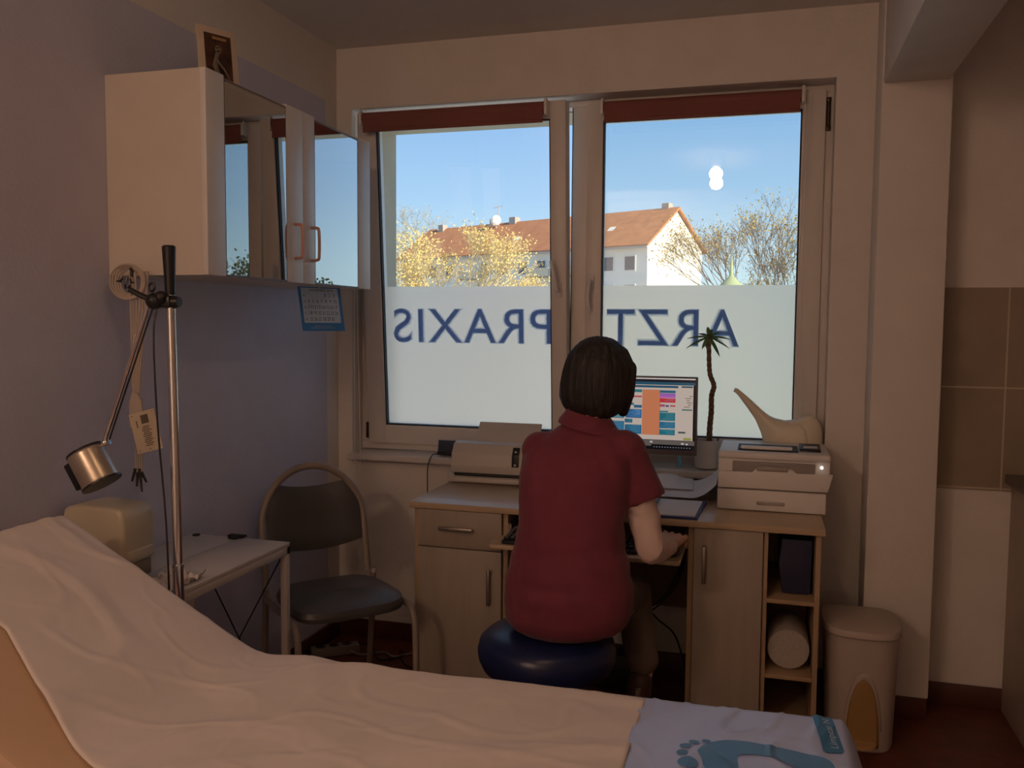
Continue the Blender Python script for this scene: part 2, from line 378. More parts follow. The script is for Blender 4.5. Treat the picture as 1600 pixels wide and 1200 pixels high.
# ---------------------------------------------------------------- roller blinds
M_blind = mat('dusky red blind cloth', (.24, .085, .075), .85, var=.06, bump=.2, bscale=400)
def blind(x0, x1, zt, zb, y, M, lab, cordx, cordz, side):
    t = thing('roller_blind', lab, 'blind', M @ V(((x0 + x1) / 2, y, zb)), group=None)
    def B(mb, n, m, p=t): return mb.build(n, m, p)
    r = .022
    rings = []
    for k in range(24):
        a = 2 * pi * k / 24
        rings.append((y - .022 + r * cos(a), zt - r + r * sin(a)))
    B(MB().prism(rings, 'x', x0, x1, M=M), 'fabric_roll', M_blind)
    B(MB().box(x0 + .004, x1 - .004, y - .003 - .04, y - .0415, zb, zt - r, M=M), 'hanging_fabric', M_blind)
    B(MB().box(x0 + .004, x1 - .004, y - .0475, y - .039, zb, zb + .014, bev=.003, M=M), 'bottom_bar', M_blind)
    for xx in (x0 - .007, x1 + .007):
        B(MB().box(xx - .006, xx + .006, y - .046, y + .004, zt - .052, zt + .002, bev=.003, M=M).cone(M @ V((xx, y - .03, zt + .002)), M @ V((xx, y - .03, zt + .012)), .009, .005, 12), 'bracket', M_plasticw)
    a = M @ V((cordx, y - .03, zt - .01)); e = V((cordx + side * .004, a.y - .012, cordz))
    mb = MB()
    L = bez([a + V((-.007, 0, 0)), a.lerp(e, .5) + V((-.010, 0, 0)), e + V((-.012, 0, .03)), e + V((0, 0, -.004)), e + V((.014, 0, .03)), a.lerp(e, .5) + V((.002, 0, 0)), a + V((.007, 0, 0))], 12)
    mb.tube(L, .0016, 6)
    B(mb, 'bead_chain', mat('white bead chain', (.75, .73, .70), .5))
    return t
blind(-1.66, -.87, 2.288, 2.205, FY - .018, Mt, 'dusky red roller blind rolled up over the left tilted window', -1.690, .80, 1)
blind(-.650, .106, 2.293, 2.205, FY - .018, I4, 'dusky red roller blind rolled up over the right closed window', .128, .94, -1)

# ---------------------------------------------------------------- ceiling lamp (above the frame, seen as a reflection in the pane)
t = thing('ceiling_lamp', 'small round ceiling lamp glowing warm, mirrored in the right window pane', 'lamp', (LAMP.x, LAMP.y, ZC))
MB().cone((LAMP.x, LAMP.y, LAMP.z + .05), (LAMP.x, LAMP.y, ZC), .03, .06).build('lamp_base', M_plasticw, t)
m = bpy.data.materials.new('lit bulb'); m.use_nodes = True; n = m.node_tree; n.nodes.clear(); e = n.nodes.new('ShaderNodeEmission'); o_ = n.nodes.new('ShaderNodeOutputMaterial'); n.links.new(e.outputs[0], o_.inputs[0])
e.inputs[0].default_value = (1, .62, .38, 1)
rb = .046; e.inputs[1].default_value = LAMP_POWER / (4 * pi * rb * rb * pi)
MB().ball(LAMP, rb, u=32, v=20).build('bulb', m, t)

# ---------------------------------------------------------------- wall cabinet
M_cab = mat('cream white cabinet board', (.66, .60, .53), .5, var=.03)
M_cabf = mat('white cabinet front', (.72, .70, .69), .4, var=.02)
cx0, cx1, cy0, cy1, cz0, cz1 = XL + .001, -1.498, 2.103, 3.132, 1.527, 2.088
t = thing('wall_cabinet', 'white wall cabinet with two dark glass doors left of the window', 'cabinet', (cx0, (cy0 + cy1) / 2, cz0))
b = .018
MB().box(cx0, cx1, cy0, cy0 + b, cz0, cz1).box(cx0, cx1, cy1 - b, cy1, cz0, cz1).box(cx0, cx1, cy0 + b, cy1 - b, cz0, cz0 + b).box(cx0, cx1, cy0 + b, cy1 - b, cz1 - b, cz1).box(cx0, cx0 + .006, cy0 + b, cy1 - b, cz0 + b, cz1 - b).build('body', M_cab, t)
MB().box(cx0 + .01, cx1 - .03, cy0 + b, cy1 - b, 1.80, 1.816).build('shelf', M_cab, t)
M_cg = glass_mat('dark cabinet glass', (.30, .28, .27), 5.5, 1.7)
M_copper = mat('copper pink handle', (.62, .36, .28), .3, .3)
cym = 2.622
for (a, c_, g0, g1, hy) in ((cy0 - .002, cym - .0015, 2.186, 2.52, 2.567), (cym + .0015, cy1, 2.700, 3.028, 2.676)):
    d = MB().box(cx1, cx1 + .018, a, g0, cz0, cz1, bev=.0015).box(cx1, cx1 + .018, g1, c_, cz0, cz1, bev=.0015).box(cx1, cx1 + .003, g0 - .001, g1 + .001, cz0, cz0 + .010).box(cx1, cx1 + .003, g0 - .001, g1 + .001, cz1 - .022, cz1 - .010).build('door', M_cabf, t)
    MB().box(cx1 + .004, cx1 + .016, g0, g0 + .010, cz0, cz1 - .012).box(cx1 + .004, cx1 + .016, g1 - .010, g1, cz0, cz1 - .012).box(cx1 + .0032, cx1 + .016, g0, g1, cz1 - .022, cz1 - .008).box(cx1 + .0032, cx1 + .016, g0, g1, cz0, cz0 + .010).build('glass_edging', mat('grey brown edging', (.16, .12, .10), .4), d)
    MB().box(cx1 + .012, cx1 + .017, g0 + .004, g1 - .004, cz0 + .005, cz1 - .015).build('glass_panel', M_cg, d)
    MB().tube(bez([(cx1 + .016, hy, 1.605), (cx1 + .038, hy, 1.607), (cx1 + .046, hy, 1.62), (cx1 + .046, hy, 1.70), (cx1 + .038, hy, 1.713), (cx1 + .016, hy, 1.715)], 5), .0052, 10).build('handle', M_copper, d)
# things inside the cabinet
M_bott = mat('dim packaging', (.20, .18, .2), .5)
for i, (y, h, x, k) in enumerate(((2.24, .13, -1.64, 0), (2.33, .10, -1.68, 1), (2.44, .15, -1.65, 0), (2.80, .12, -1.66, 1), (2.92, .14, -1.64, 0))):
    lab = ['dark bottle', 'small dim box'][k] + ' in the cabinet ' + ['behind the left glass door near the end panel', 'behind the middle of the left glass door', 'behind the left glass door by its handle', 'behind the right glass door by its handle', 'behind the middle of the right glass door'][i]
    if k: tag(MB().box(x - .04, x + .04, y - .035, y + .035, 1.545, 1.545 + h, bev=.002).build('box', M_bott, smooth=False), lab, 'box')
    else: tag(MB().lathe([(.001, 0), (.03, 0), (.032, .01), (.032, h * .7), (.014, h * .82), (.013, h), (.001, h)], (x, y, 1.545)).build('bottle', M_bott), lab, 'bottle')

# photo on top of the cabinet
t = thing('framed_photo', 'cream framed photo of a seated figure standing on top of the wall cabinet', 'picture', (-1.575, 2.30, 2.0885))
ux = V((.46, .89, 0)).normalized(); uy = V((-.10, .05, 1)).normalized(); O = V((-1.600, 2.250, 2.089))
Mf = frame_M(O, ux, uy)
MB().box(0, .125, 0, .178, -.008, 0, bev=.002, M=Mf).build('frame', mat('cream photo frame', (.58, .48, .38), .5), t)
ph = MB().box(.020, .105, .012, .158, 0, .0012, M=Mf).build('photo', mat('dark brown photo print', (.030, .014, .010), .35, var=.8, scale=30, col2=(.12, .045, .02)), t)
MB().mesh(fit_text(text_mesh('o'), .020, .026), Mf @ Matrix.Translation((.052, .100, .0020))).ball(Mf @ V((.062, .112, .001)), .011, (1, 1, .3)).tube([Mf @ V(p) for p in ((.060, .10, .0015), (.052, .06, .0015), (.065, .03, .0015))], [.010, .018, .012], 10, flat=.15).tube([Mf @ V(p) for p in ((.055, .08, .002), (.078, .055, .002), (.092, .03, .002))], [.008, .006, .005], 8, flat=.3).build('pictured_figure', mat('grey figure in print', (.22, .20, .15), .5, var=.3, scale=60), ph)
MB().box(.045, .09, .142, .150, .001, .0022, M=Mf).build('pictured_banner', mat('gold print', (.32, .20, .07), .5), ph)
MB().prism([(0, 0), (-.05, 0), (0, .11)], 'x', .055, .068, M=Mf @ Matrix(((1, 0, 0, 0), (0, 0, 1, 0), (0, 1, 0, -.008), (0, 0, 0, 1)))).build('easel_back', M_cab, t)

# ---------------------------------------------------------------- calendar
t = thing('wall_calendar', 'small blue month calendar hanging under the wall cabinet', 'calendar', (-1.55, 2.89, 1.362))
o = V((-1.590, 2.81, 1.366)); ux = V((.45, .89, .0)).normalized(); uy = (V((0, 0, 1)) - ux * .14).normalized(); nn = ux.cross(uy).normalized()
Mc = Matrix(((ux.x, uy.x, nn.x, o.x), (ux.y, uy.y, nn.y, o.y), (ux.z, uy.z, nn.z, o.z), (0, 0, 0, 1)))
M_cblue = mat('calendar blue', (.05, .27, .70), .4); M_csheet = mat('calendar sheet', (.55, .74, 1.0), .5, var=.02)
MB().box(0, .182, 0, .160, -.003, 0, M=Mc).build('backing_card', M_cblue, t)
sh = MB().box(.010, .168, .030, .156, 0, .0012, M=Mc).build('month_sheet', M_csheet, t)
ink = MB(); wk = MB()
rows = [['', '', '', '', '1', '2', '3'], ['4', '5', '6', '7', '8', '9', '10'], ['11', '12', '13', '14', '15', '16', '17'], ['18', '19', '20', '21', '22', '23', '24'], ['25', '26', '27', '28', '29', '30', '']]
for r_, row in enumerate(rows):
    zz = .124 - r_ * .0215
    for c_, s_ in enumerate(row):
        if s_: ink.mesh(fit_text(text_mesh(s_), .0065 * len(s_) if s_ != '1' else .003, .013), Mc @ Matrix.Translation((.034 + c_ * .0185, zz, .0018)))
    wk.mesh(fit_text(text_mesh(str(44 + r_)), .010, .010), Mc @ Matrix.Translation((.015, zz, .0018)))
ink.build('dates', mat('navy ink', (.03, .05, .15), .5), sh, smooth=False)
wk.build('week_numbers', mat('pale ink', (.20, .25, .45), .5), sh, smooth=False)
MB().mesh(fit_text(text_mesh('NOVEMBER 2019'), .10, .008), Mc @ Matrix.Translation((.045, .1445, .0018))).build('month_title', MC['navy ink'], sh, smooth=False)
MB().box(.035, .14, .010, .013, 0, .0008, M=Mc).box(.05, .125, .017, .020, 0, .0008, M=Mc).build('footer_lines', mat('pale blue print', (.25, .42, .68), .5), t, smooth=False)
MB().cone(Mc @ V((.09, .158, -.001)), Mc @ V((.095, .164, -.001)), .003, .003, 8).build('hanger', M_plasticw, t)

# ---------------------------------------------------------------- electrode cables hanging at the wall, with card
M_cab2 = mat('beige cable', (.50, .42, .35), .55)
t = thing('electrode_cables', 'looped beige electrode cables hanging at the left wall below the cabinet', 'cables', (-1.705, 2.02, .94))
mb = MB()
c0 = V((-1.700, 2.06, 1.506))
for k in range(5):
    rr = .036 + .003 * k; L = [c0 + V((rr * cos(a) * (1 + .05 * k), -.004 * k, rr * sin(a))) for a in [2 * pi * j / 32 for j in range(33)]]
    mb.tube(L, .0028, 6, cap=False)
mb.build('cable_coil', M_cab2, t)
for k in range(6):
    x = -1.700 + .009 * k
    pts = bez([(x + .015 * (k > 2), 2.055, 1.535), (x + .006, 2.05, 1.42), (x + .010 - .004 * k, 2.045, 1.25), (-1.683 + .003 * k, 2.045, 1.165), (-1.663 + .006 * k * .4, 2.04, 1.12)])
    MB().tube(pts, .0030, 6).build('lead', M_cab2, t)
MB().prism([(-1.697, 1.10), (-1.650, 1.10), (-1.655, 1.175), (-1.670, 1.20), (-1.687, 1.20), (-1.697, 1.17)], 'y', 2.035, 2.043, bev=.003).build('ribbon_junction', M_cab2, t)
M_clip = mat('dark metal clip', (.06, .05, .05), .3, .6)
for k in range(7):
    a = k * 2.3; p = c0 + V((.016 * cos(a), -.02, .016 * sin(a) - .003))
    MB().tube([p, p + V((.012 * cos(a * 1.7), -.004, .012 * sin(a * 1.7)))], [.0035, .0022], 8).build('electrode_plug', M_clip, t)
for k in range(4):
    x = -1.671 + .007 * k
    MB().tube(bez([(-1.667 + .002 * k, 2.04, 1.10), (x - .01, 2.04, 1.02), (x - .008, 2.035, .985 - .01 * (k % 2))]), .0025, 6).build('lead', M_cab2, t)
    MB().tube([(x - .008, 2.035, .988 - .01 * (k % 2)), (x - .016 + .009 * k, 2.03, .952 - .014 * (k % 3))], [.0045, .003], 8).build('electrode_clip', M_clip, t)
MB().tube(bez([(-1.713, 2.09, 1.535), (-1.700, 2.06, 1.545), (-1.690, 2.05, 1.535), (-1.690, 2.05, 1.52)]), .004, 8).build('hook', M_clip, t)
card = thing('instruction_card', 'cream printed card hanging askew from the electrode cables', 'card', (-1.64, 2.03, 1.03))
Mk = Matrix.Translation((-1.628, 2.018, 1.098)) @ Matrix.Rotation(R(-15), 4, 'Y') @ Matrix.Translation((-.043, 0, -.058))
MB().box(0, .084, 0, .0012, 0, .112, M=Mk).build('card_sheet', mat('cream card', (.62, .52, .38), .6), card, smooth=False)
mb = MB().box(.036, .060, -.0008, 0, .078, .102, M=Mk)
for k in range(11):
    mb.box(.032 + .004 * (k % 3 == 0), .054 + .012 * random.random(), -.0006, 0, .068 - k * .0052, .0705 - k * .0052, M=Mk)
mb.box(.018, .021, -.0006, 0, .070, .09, M=Mk)
for (a, c_) in ((.008, .006), (.076, .006), (.008, .104), (.076, .104), (.042, .006)): mb.box(a, a + .003, -.0006, 0, c_, c_ + .003, M=Mk)
mb.build('printed_text', mat('grey print', (.14, .11, .08), .6), card, smooth=False)

# ---------------------------------------------------------------- examination lamp
lx, ly = -1.398, 1.83
t = thing('examination_lamp', 'chrome examination lamp on a pole with jointed arm and cylindrical head', 'lamp', (lx, ly, 0))
MB().lathe([(.001, 0), (.085, 0), (.085, .012), (.07, .022), (.014, .03), (.001, .03)], (lx + .0, ly + .0, 0)).build('base', M_black, t)
MB().cone((lx + .012, ly, .02), (lx + .008, ly, .79), .0135).build('lower_pole', M_chrome, t)
MB().cone((lx + .008, ly, .79), (lx, ly, 1.50), .0115).cone((lx + .008, ly, .788), (lx + .008, ly, .795), .0145).build('pole', M_chrome, t)
MB().tube([(lx, ly, 1.462), (lx, ly, 1.50), (lx - .001, ly, 1.578), (lx - .001, ly, 1.582)], [.0125, .0135, .0165, .013], 24).build('pole_grip', M_black, t)
cl = MB().box(lx - .042, lx + .012, ly - .02, ly + .014, 1.43, 1.462, bev=.008).ball((lx - .03, ly - .02, 1.447), .021).ball((lx - .012, ly - .018, 1.455), .017).cone((lx + .012, ly, 1.445), (lx + .026, ly, 1.445), .016, .012).build('clamp', M_black, t)
MB().tube(bez([(lx - .04, ly - .025, 1.452), (lx - .06, ly - .03, 1.460), (lx - .088, ly - .035, 1.474)]), [.007] * 9 + [.007] * 8, 10).build('clamp_lever', M_black, cl)
L = [(lx - .030 + .008 * cos(a), ly - .028, 1.480 + .010 * sin(a)) for a in [2 * pi * j / 14 for j in range(15)]]
MB().tube(L, .003, 8).build('clamp_ring', M_black, cl)
arm0, arm1 = V((lx - .045, ly - .022, 1.437)), V((-1.583, ly - .022, 1.098))
arm = MB().tube([arm0 + V((0, .0, 0)), arm1], .0058, 14).build('arm', M_chrome, t)
MB().tube([arm0 + V((.010, .006, 0)), arm1 + V((.011, .006, .004))], .0022, 8).build('arm_wire', M_black, arm)
MB().ball(arm1 + V((.002, 0, -.004)), .0095).cone(arm1 + V((-.012, 0, -.012)), arm1 + V((.018, 0, -.002)), .005).build('head_joint', M_chrome, t)
ha = V((-1.644, ly - .02, 1.070)); hb = V((-1.594, ly - .02, .990)); d = (hb - ha).normalized()
hz = d.to_track_quat('Z', 'Y').to_matrix().to_4x4(); Lh = (hb - ha).length
head = MB().lathe([(.001, 0), (.042, 0), (.0455, .004), (.0465, .010), (.0465, Lh - .006), (.049, Lh - .004), (.049, Lh), (.042, Lh), (.042, Lh - .03), (.001, Lh - .032)], (0, 0, 0), M=Matrix.Translation(ha) @ hz).build('lamp_head', mat('satin metal lamp head', (.52, .45, .36), .32, .75), t)
MB().lathe([(.0415, Lh - .004), (.050, Lh - .003), (.050, Lh + .002), (.0415, Lh + .002)], (0, 0, 0), M=Matrix.Translation(ha) @ hz).lathe([(.036, -.002), (.046, -.002), (.047, .003), (.036, .003)], (0, 0, 0), M=Matrix.Translation(ha) @ hz).build('rim', M_black, head)
side = V((-d.z, 0, d.x)).normalized()
if side.x > 0: side = -side
q = Matrix.Translation((ha + hb) / 2 + side * .051) @ hz
MB().box(-.012, .006, -.02, .02, -.043, .030, bev=.003, M=q).build('back_plate', M_black, head)
MB().tube(bez([(lx - .022, ly - .02, 1.436), (lx - .026, ly - .03, 1.36), (lx - .024, ly - .025, 1.15), (lx - .012, ly - .02, .95), (lx - .004, ly - .022, .80), (lx - .002, ly - .022, .60), (lx - .01, ly - .02, .25), (lx - .03, ly, .03)]), .0024, 8).build('cord', M_black, t)

# ---------------------------------------------------------------- side table
M_tbl = mat('white lacquered metal table', (.62, .58, .54), .35, var=.02)
tx0, tx1, ty0, ty1, tz = -1.803, -1.437, 1.868, 2.445, .700
t = thing('side_table', 'narrow white metal side table against the left wall', 'table', ((tx0 + tx1) / 2, (ty0 + ty1) / 2, 0))
MB().box(tx0, -1.630, ty0, ty1, tz - .014, tz, bev=.002).box(-1.627, tx1, ty0, ty1, tz - .014, tz, bev=.002).build('tabletop', M_tbl, t)
MB().box(tx1 - .022, tx1, ty0, ty1, tz - .036, tz - .013, bev=.001).box(tx0, tx0 + .02, ty0, ty1, tz - .036, tz - .013).box(tx0, tx1, ty1 - .02, ty1, tz - .036, tz - .013, bev=.001).box(tx0, tx1, ty0, ty0 + .02, tz - .036, tz - .013).build('rim', M_tbl, t)
for x in (tx0 + .011, tx1 - .012):
    for y in (ty0 + .012, ty1 - .012): MB().box(x - .011, x + .011, y - .011, y + .011, 0, tz - .013, bev=.002).build('leg', M_tbl, t)
for s in (1, -1): MB().tube([(tx0 + .02 if s > 0 else tx1 - .02, ty1 - .012, .08), (tx1 - .02 if s > 0 else tx0 + .02, ty1 - .012, .66)], .0025, 6).build('brace_wire', M_dark, t)
tag(MB().box(-1.66, -1.60, ty1 - .012, ty1 + .012, tz + .001, tz + .009, bev=.003).box(-1.645, -1.615, ty1 - .03, ty1 - .01, tz + .001, tz + .006, bev=.002).build('clip', M_dark), 'small black clip lying on the far edge of the side table', 'clip')
tag(MB().lathe([(.001, 0), (.012, 0), (.012, .004), (.001, .004)], (-1.77, ty1 - .02, tz + .0005)).build('cable_grommet', M_dark), 'round black cap at the far left corner of the side table', 'cap')

# cream dispenser
t = thing('paper_dispenser', 'cream plastic dispenser with rounded top on the side table', 'dispenser', (-1.70, 1.945, tz + .001))
prof = [(-1.797, .702), (-1.612, .702), (-1.600, .76), (-1.597, .84), (-1.600, .885), (-1.612, .903), (-1.640, .908), (-1.75, .910), (-1.788, .900), (-1.797, .86)]
MB().prism([(x, z) for x, z in prof if z > .755 or True], 'y', 1.885, 2.01, bev=.012, seg=4).build('housing', M_cream, t)
MB().box(-1.603, -1.592, 1.898, 1.998, .765, .790, bev=.003).box(-1.64, -1.594, 1.892, 2.004, .7615, .7645, bev=.001).build('outlet_lip', M_cream, t)
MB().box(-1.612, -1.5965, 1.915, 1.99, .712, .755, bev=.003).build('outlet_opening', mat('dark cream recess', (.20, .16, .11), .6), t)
def crumple(x0, x1, y0, y1, z, n=16, amp=.015, seed=0):
    t = bmesh.new(); g = []
    for i in range(n + 1):
        g.append([t.verts.new((x0 + (x1 - x0) * i / n + .006 * mn.noise(V((i * .5, j * .4, seed))), y0 + (y1 - y0) * j / n + .006 * mn.noise(V((i * .4, j * .5, seed + 5))), z + amp * abs(mn.noise(V((i * .33, j * .29, seed + 9)))) + .001)) for j in range(n + 1)])
    for i in range(n):
        for j in range(n): t.faces.new((g[i][j], g[i + 1][j], g[i + 1][j + 1], g[i][j + 1]))
    mb = MB(); mb._merge(t); return mb
tag(crumple(-1.57, -1.45, 1.89, 2.03, tz, amp=.045, seed=3).build('crumpled_tissue', mat('crumpled white tissue', (.75, .68, .62), .8), sharp=20), 'crumpled white tissue in front of the cream dispenser on the side table', 'tissue')

# ---------------------------------------------------------------- visitor chair
t = thing('visitor_chair', 'grey padded metal chair with hoop backrest in the room corner', 'chair', (-1.44, 2.76, 0), R(0))
M_seat = mat('dark grey vinyl', (.085, .082, .083), .38, var=.06, bump=.08, bscale=30)
M_ctube = mat('taupe painted steel tube', (.30, .25, .21), .35, var=.02)
FL, FR, BL, BR = V((-1.395, 2.44, .45)), V((-1.135, 2.725, .45)), V((-1.685, 2.725, .45)), V((-1.452, 3.02, .45))
F = ((FL + FR) / 2 - (BL + BR) / 2).normalized(); S = (FR - FL).normalized(); cc = (FL + FR + BL + BR) / 4
# seat cushion: rounded square pillow
rings = []
def seat_ring(sc, z):
    out_ = []
    for k in range(48):
        a = 2 * pi * k / 48; p = 4.5; ca, sa = cos(a), sin(a)
        u = (abs(ca) ** (2 / p)) * (1 if ca >= 0 else -1); v = (abs(sa) ** (2 / p)) * (1 if sa >= 0 else -1)
        pt = cc + S * (u * .195 * sc * (1 + .04 * v)) + F * (v * .198 * sc); pt.z = z - (.012 * max(0, v) ** 3) + .02 * (v * .3); out_.append(pt)
    return out_
MB().loft([seat_ring(.90, .418), seat_ring(.98, .424), seat_ring(1.0, .440), seat_ring(.97, .456), seat_ring(.85, .466), seat_ring(.5, .470), seat_ring(.1, .470)]).build('seat', M_seat, t)
# back hoop
bc = (BL + BR) / 2 - F * .01; bw = .195
hoop = []
lean = -F * .22
for k in range(25):
    a = pi * k / 24; z = .645 + .212 * sin(a); u = -cos(a) * bw * (1 if True else 0)
    hoop.append(bc + S * u + lean * (z - .45) + V((0, 0, z - .45)))
down = lambda s: [bc + S * (s * bw) + V((0, 0, .0)) + lean * 0, bc + S * (s * bw) + lean * .10 + V((0, 0, .10))]
path = down(-1) + hoop + down(1)[::-1]
MB().tube(bez(path, 3), .0135, 12).build('back_hoop', M_ctube, t)
bp = []
def back_pt(u, z, off): return bc + S * u + lean * (z - .45) + F * (off + .012 - .035 * (1 - (u / bw) ** 2)) + V((0, 0, z - .45))
n = 20; top = []; bm_ = bmesh.new()
def outline(u):
    zt = min(.79 - .03 * (1 - (u / .17) ** 2) + .018, .645 + .200 * math.sqrt(max(0, 1 - (u / .192) ** 2)) - .004); zb = .575 - .03 * (1 - (u / .18) ** 2)
    return zb, zt
g = []
for off in (.016, -.012):
    rows_ = []
    for i in range(n + 1):
        u = -.178 + .356 * i / n; zb, zt = outline(u); col = []
        for j in range(9):
            f_ = j / 8; z = zb + (zt - zb) * f_; edge = (1 - abs(2 * f_ - 1) ** 6) * (1 - abs(u / .178) ** 8)
            col.append(bm_.verts.new(back_pt(u, z, off * (0.25 + .75 * edge))))
        rows_.append(col)
    g.append(rows_)
for s_ in (0, 1):
    for i in range(n):
        for j in range(8): bm_.faces.new((g[s_][i][j], g[s_][i + 1][j], g[s_][i + 1][j + 1], g[s_][i][j + 1]))
for i in range(n):
    for j in (0, 8): bm_.faces.new((g[0][i][j], g[0][i + 1][j], g[1][i + 1][j], g[1][i][j]))
for j in range(8):
    for i in (0, n): bm_.faces.new((g[0][i][j], g[0][i][j + 1], g[1][i][j + 1], g[1][i][j]))
bmesh.ops.recalc_face_normals(bm_, faces=bm_.faces[:]); mb = MB(); mb._merge(bm_); mb.build('backrest', M_seat, t)
for s_ in (-1, 1):
    side_ = S * (s_ * .205); base_b = cc + side_ - F * .19; base_f = cc + side_ + F * .185
    pts = [base_b + V((0, 0, -.03)), base_b + F * .10 + V((0, 0, -.035)), base_f - F * .04 + V((0, 0, -.030)), base_f + F * .005 + V((0, 0, -.05)), base_f + F * .022 + V((0, 0, -.10)), base_f + F * .03 + V((0, 0, -.25)), V((base_f.x, base_f.y, .012)) + F * .035]
    MB().tube(bez(pts, 6), .0115, 12).build('leg', M_ctube, t)
    pts = [base_b + V((0, 0, .02)), base_b - F * .0 + V((0, 0, -.08)), V((base_b.x, base_b.y, .012)) - F * .05]
    MB().tube(bez(pts, 6), .0115, 12).build('leg', M_ctube, t)
    MB().ball(base_b + V((0, 0, .005)) + F * .01, .012).build('frame_bolt', mat('pale plastic cap', (.4, .37, .34), .4), t)

# ---------------------------------------------------------------- desk
dx0, dx1, dy0, dy1, dz = -1.231, .200, 2.925, 3.448, .750
t = thing('computer_desk', 'pale maple computer desk under the window with cupboards and open shelves', 'desk', ((dx0 + dx1) / 2, (dy0 + dy1) / 2, 0))
MB().box(dx0, dx1, dy0, dy1, dz - .022, dz, bev=.002).build('worktop', M_wood, t)
fy = 2.948
def panel(x0, x1, y0=fy, y1=dy1 - .01, z0=0, z1=dz - .022): MB().box(x0, x1, y0, y1, z0, z1, bev=.001).build('side_panel', M_edge, t)
panel(-1.218, -1.202); panel(-.880, -.862); panel(-.232, -.214); panel(.012, .026); panel(.174, .190)
def handle(par, x0, x1, z0, z1):
    horiz = (x1 - x0) > (z1 - z0)
    mb = MB().box(x0, x1, fy - .040, fy - .028, z0, z1, bev=.003)
    for k in (.12, .88):
        px_, pz_ = (x0 + (x1 - x0) * k, (z0 + z1) / 2) if horiz else ((x0 + x1) / 2, z0 + (z1 - z0) * k)
        mb.box(px_ - .004, px_ + .004, fy - .032, fy - .016, pz_ - .004, pz_ + .004)
    mb.build('handle', M_handle, par)
d = MB().box(-1.200, -.882, fy - .016, fy + .001, .590, .725, bev=.0015).build('drawer', M_front, t); handle(d, -1.114, -.984, .655, .668)
d = MB().box(-1.200, -.882, fy - .016, fy + .001, .05, .586, bev=.0015).build('door', M_front, t); handle(d, -.931, -.919, .395, .524)
d = MB().box(-.212, .010, fy - .016, fy + .001, .05, .725, bev=.0015).build('door', M_front, t); handle(d, -.184, -.171, .543, .669)
for z in (.06, .25, .503): MB().box(.026, .174, fy + .002, dy1 - .012, z - .014, z, bev=.001).build('shelf', M_edge, t)
MB().box(.026, .174, dy1 - .016, dy1 - .01, .05, .728).build('back_panel', M_edge, t)
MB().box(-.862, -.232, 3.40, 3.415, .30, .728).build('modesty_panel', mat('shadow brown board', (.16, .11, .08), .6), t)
# keyboard tray, pulled out
tr = MB().prism([(-.893, 2.815), (-.885, 2.803), (-.252, 2.772), (-.243, 2.78), (-.243, 3.09), (-.905, 3.12)], 'z', .634, .648, bev=.002).build('keyboard_tray', M_wood, t)
for a_ in (-.862, -.246): MB().box(a_, a_ + .012, 2.95, 3.35, .648, .690).build('tray_runner', M_handle, t)

# things on the shelves
tag(MB().prism([(.075, .505), (.165, .505), (.168, .69), (.070, .69), (.062, .60)], 'y', 3.02, 3.30, bev=.006).build('storage_box', mat('dark blue cardboard', (.02, .022, .06), .6)), 'dark blue box on the upper open shelf of the desk', 'box')
mb = MB().lathe([(.028, 0), (.066, .0), (.068, .006), (.068, .194), (.066, .2), (.028, .2)], (0, 0, 0), M=Matrix.Translation((.100, 3.0, .322)) @ Matrix.Rotation(R(-90), 4, 'X'))
tag(mb.build('paper_roll', mat('dim paper roll', (.42, .38, .34), .7, var=.1, scale=90, stretch=(1, 1, 1))), 'thick paper roll lying in the lower open shelf of the desk', 'roll')

# ---------------------------------------------------------------- scanner
t = thing('document_scanner', 'light grey desktop document scanner at the left end of the desk', 'scanner', (-1.05, 3.40, dz))
def ring_prism(prof, x0, x1, bev=.004): return MB().prism(prof, 'x', x0, x1, bev=bev, seg=3)
ring_prism([(3.335, .752), (3.445, .752), (3.445, .80), (3.340, .785)], -1.235, -.885).build('base', M_plasticg, t)
ring_prism([(3.342, .790), (3.337, .822), (3.346, .870), (3.372, .908), (3.405, .915), (3.440, .905), (3.445, .80), (3.36, .786)], -1.222, -.895, .006).build('cover', M_plasticg, t)
MB().box(-1.205, -.915, 3.333, 3.345, .780, .792, bev=.002).build('feed_slot', M_dark, t)
MB().box(-1.205, -.915, 3.325, 3.345, .757, .776, bev=.004).build('output_lip', M_plasticg, t)
ks = MB().prism([(3.3385, .825), (3.343, .868), (3.362, .898), (3.356, .902), (3.336, .872), (3.332, .825)], 'x', -.962, -.934, bev=.002).build('button_panel', M_black, t)
for k in range(4): MB().ball((-.948, 3.3335 + .004 * k, .833 + .017 * k), .006, (1, .5, .8)).build('button', M_plasticw, ks)
MB().prism([(3.435, .905), (3.50, .985), (3.507, .982), (3.447, .90)], 'x', -1.150, -.880, bev=.003).build('paper_chute', M_plasticg, t)
MB().box(-1.135, -1.055, 3.462, 3.474, .932, .936, M=None).box(-1.030, -.950, 3.462, 3.474, .932, .936).build('chute_slots', M_dark, t)

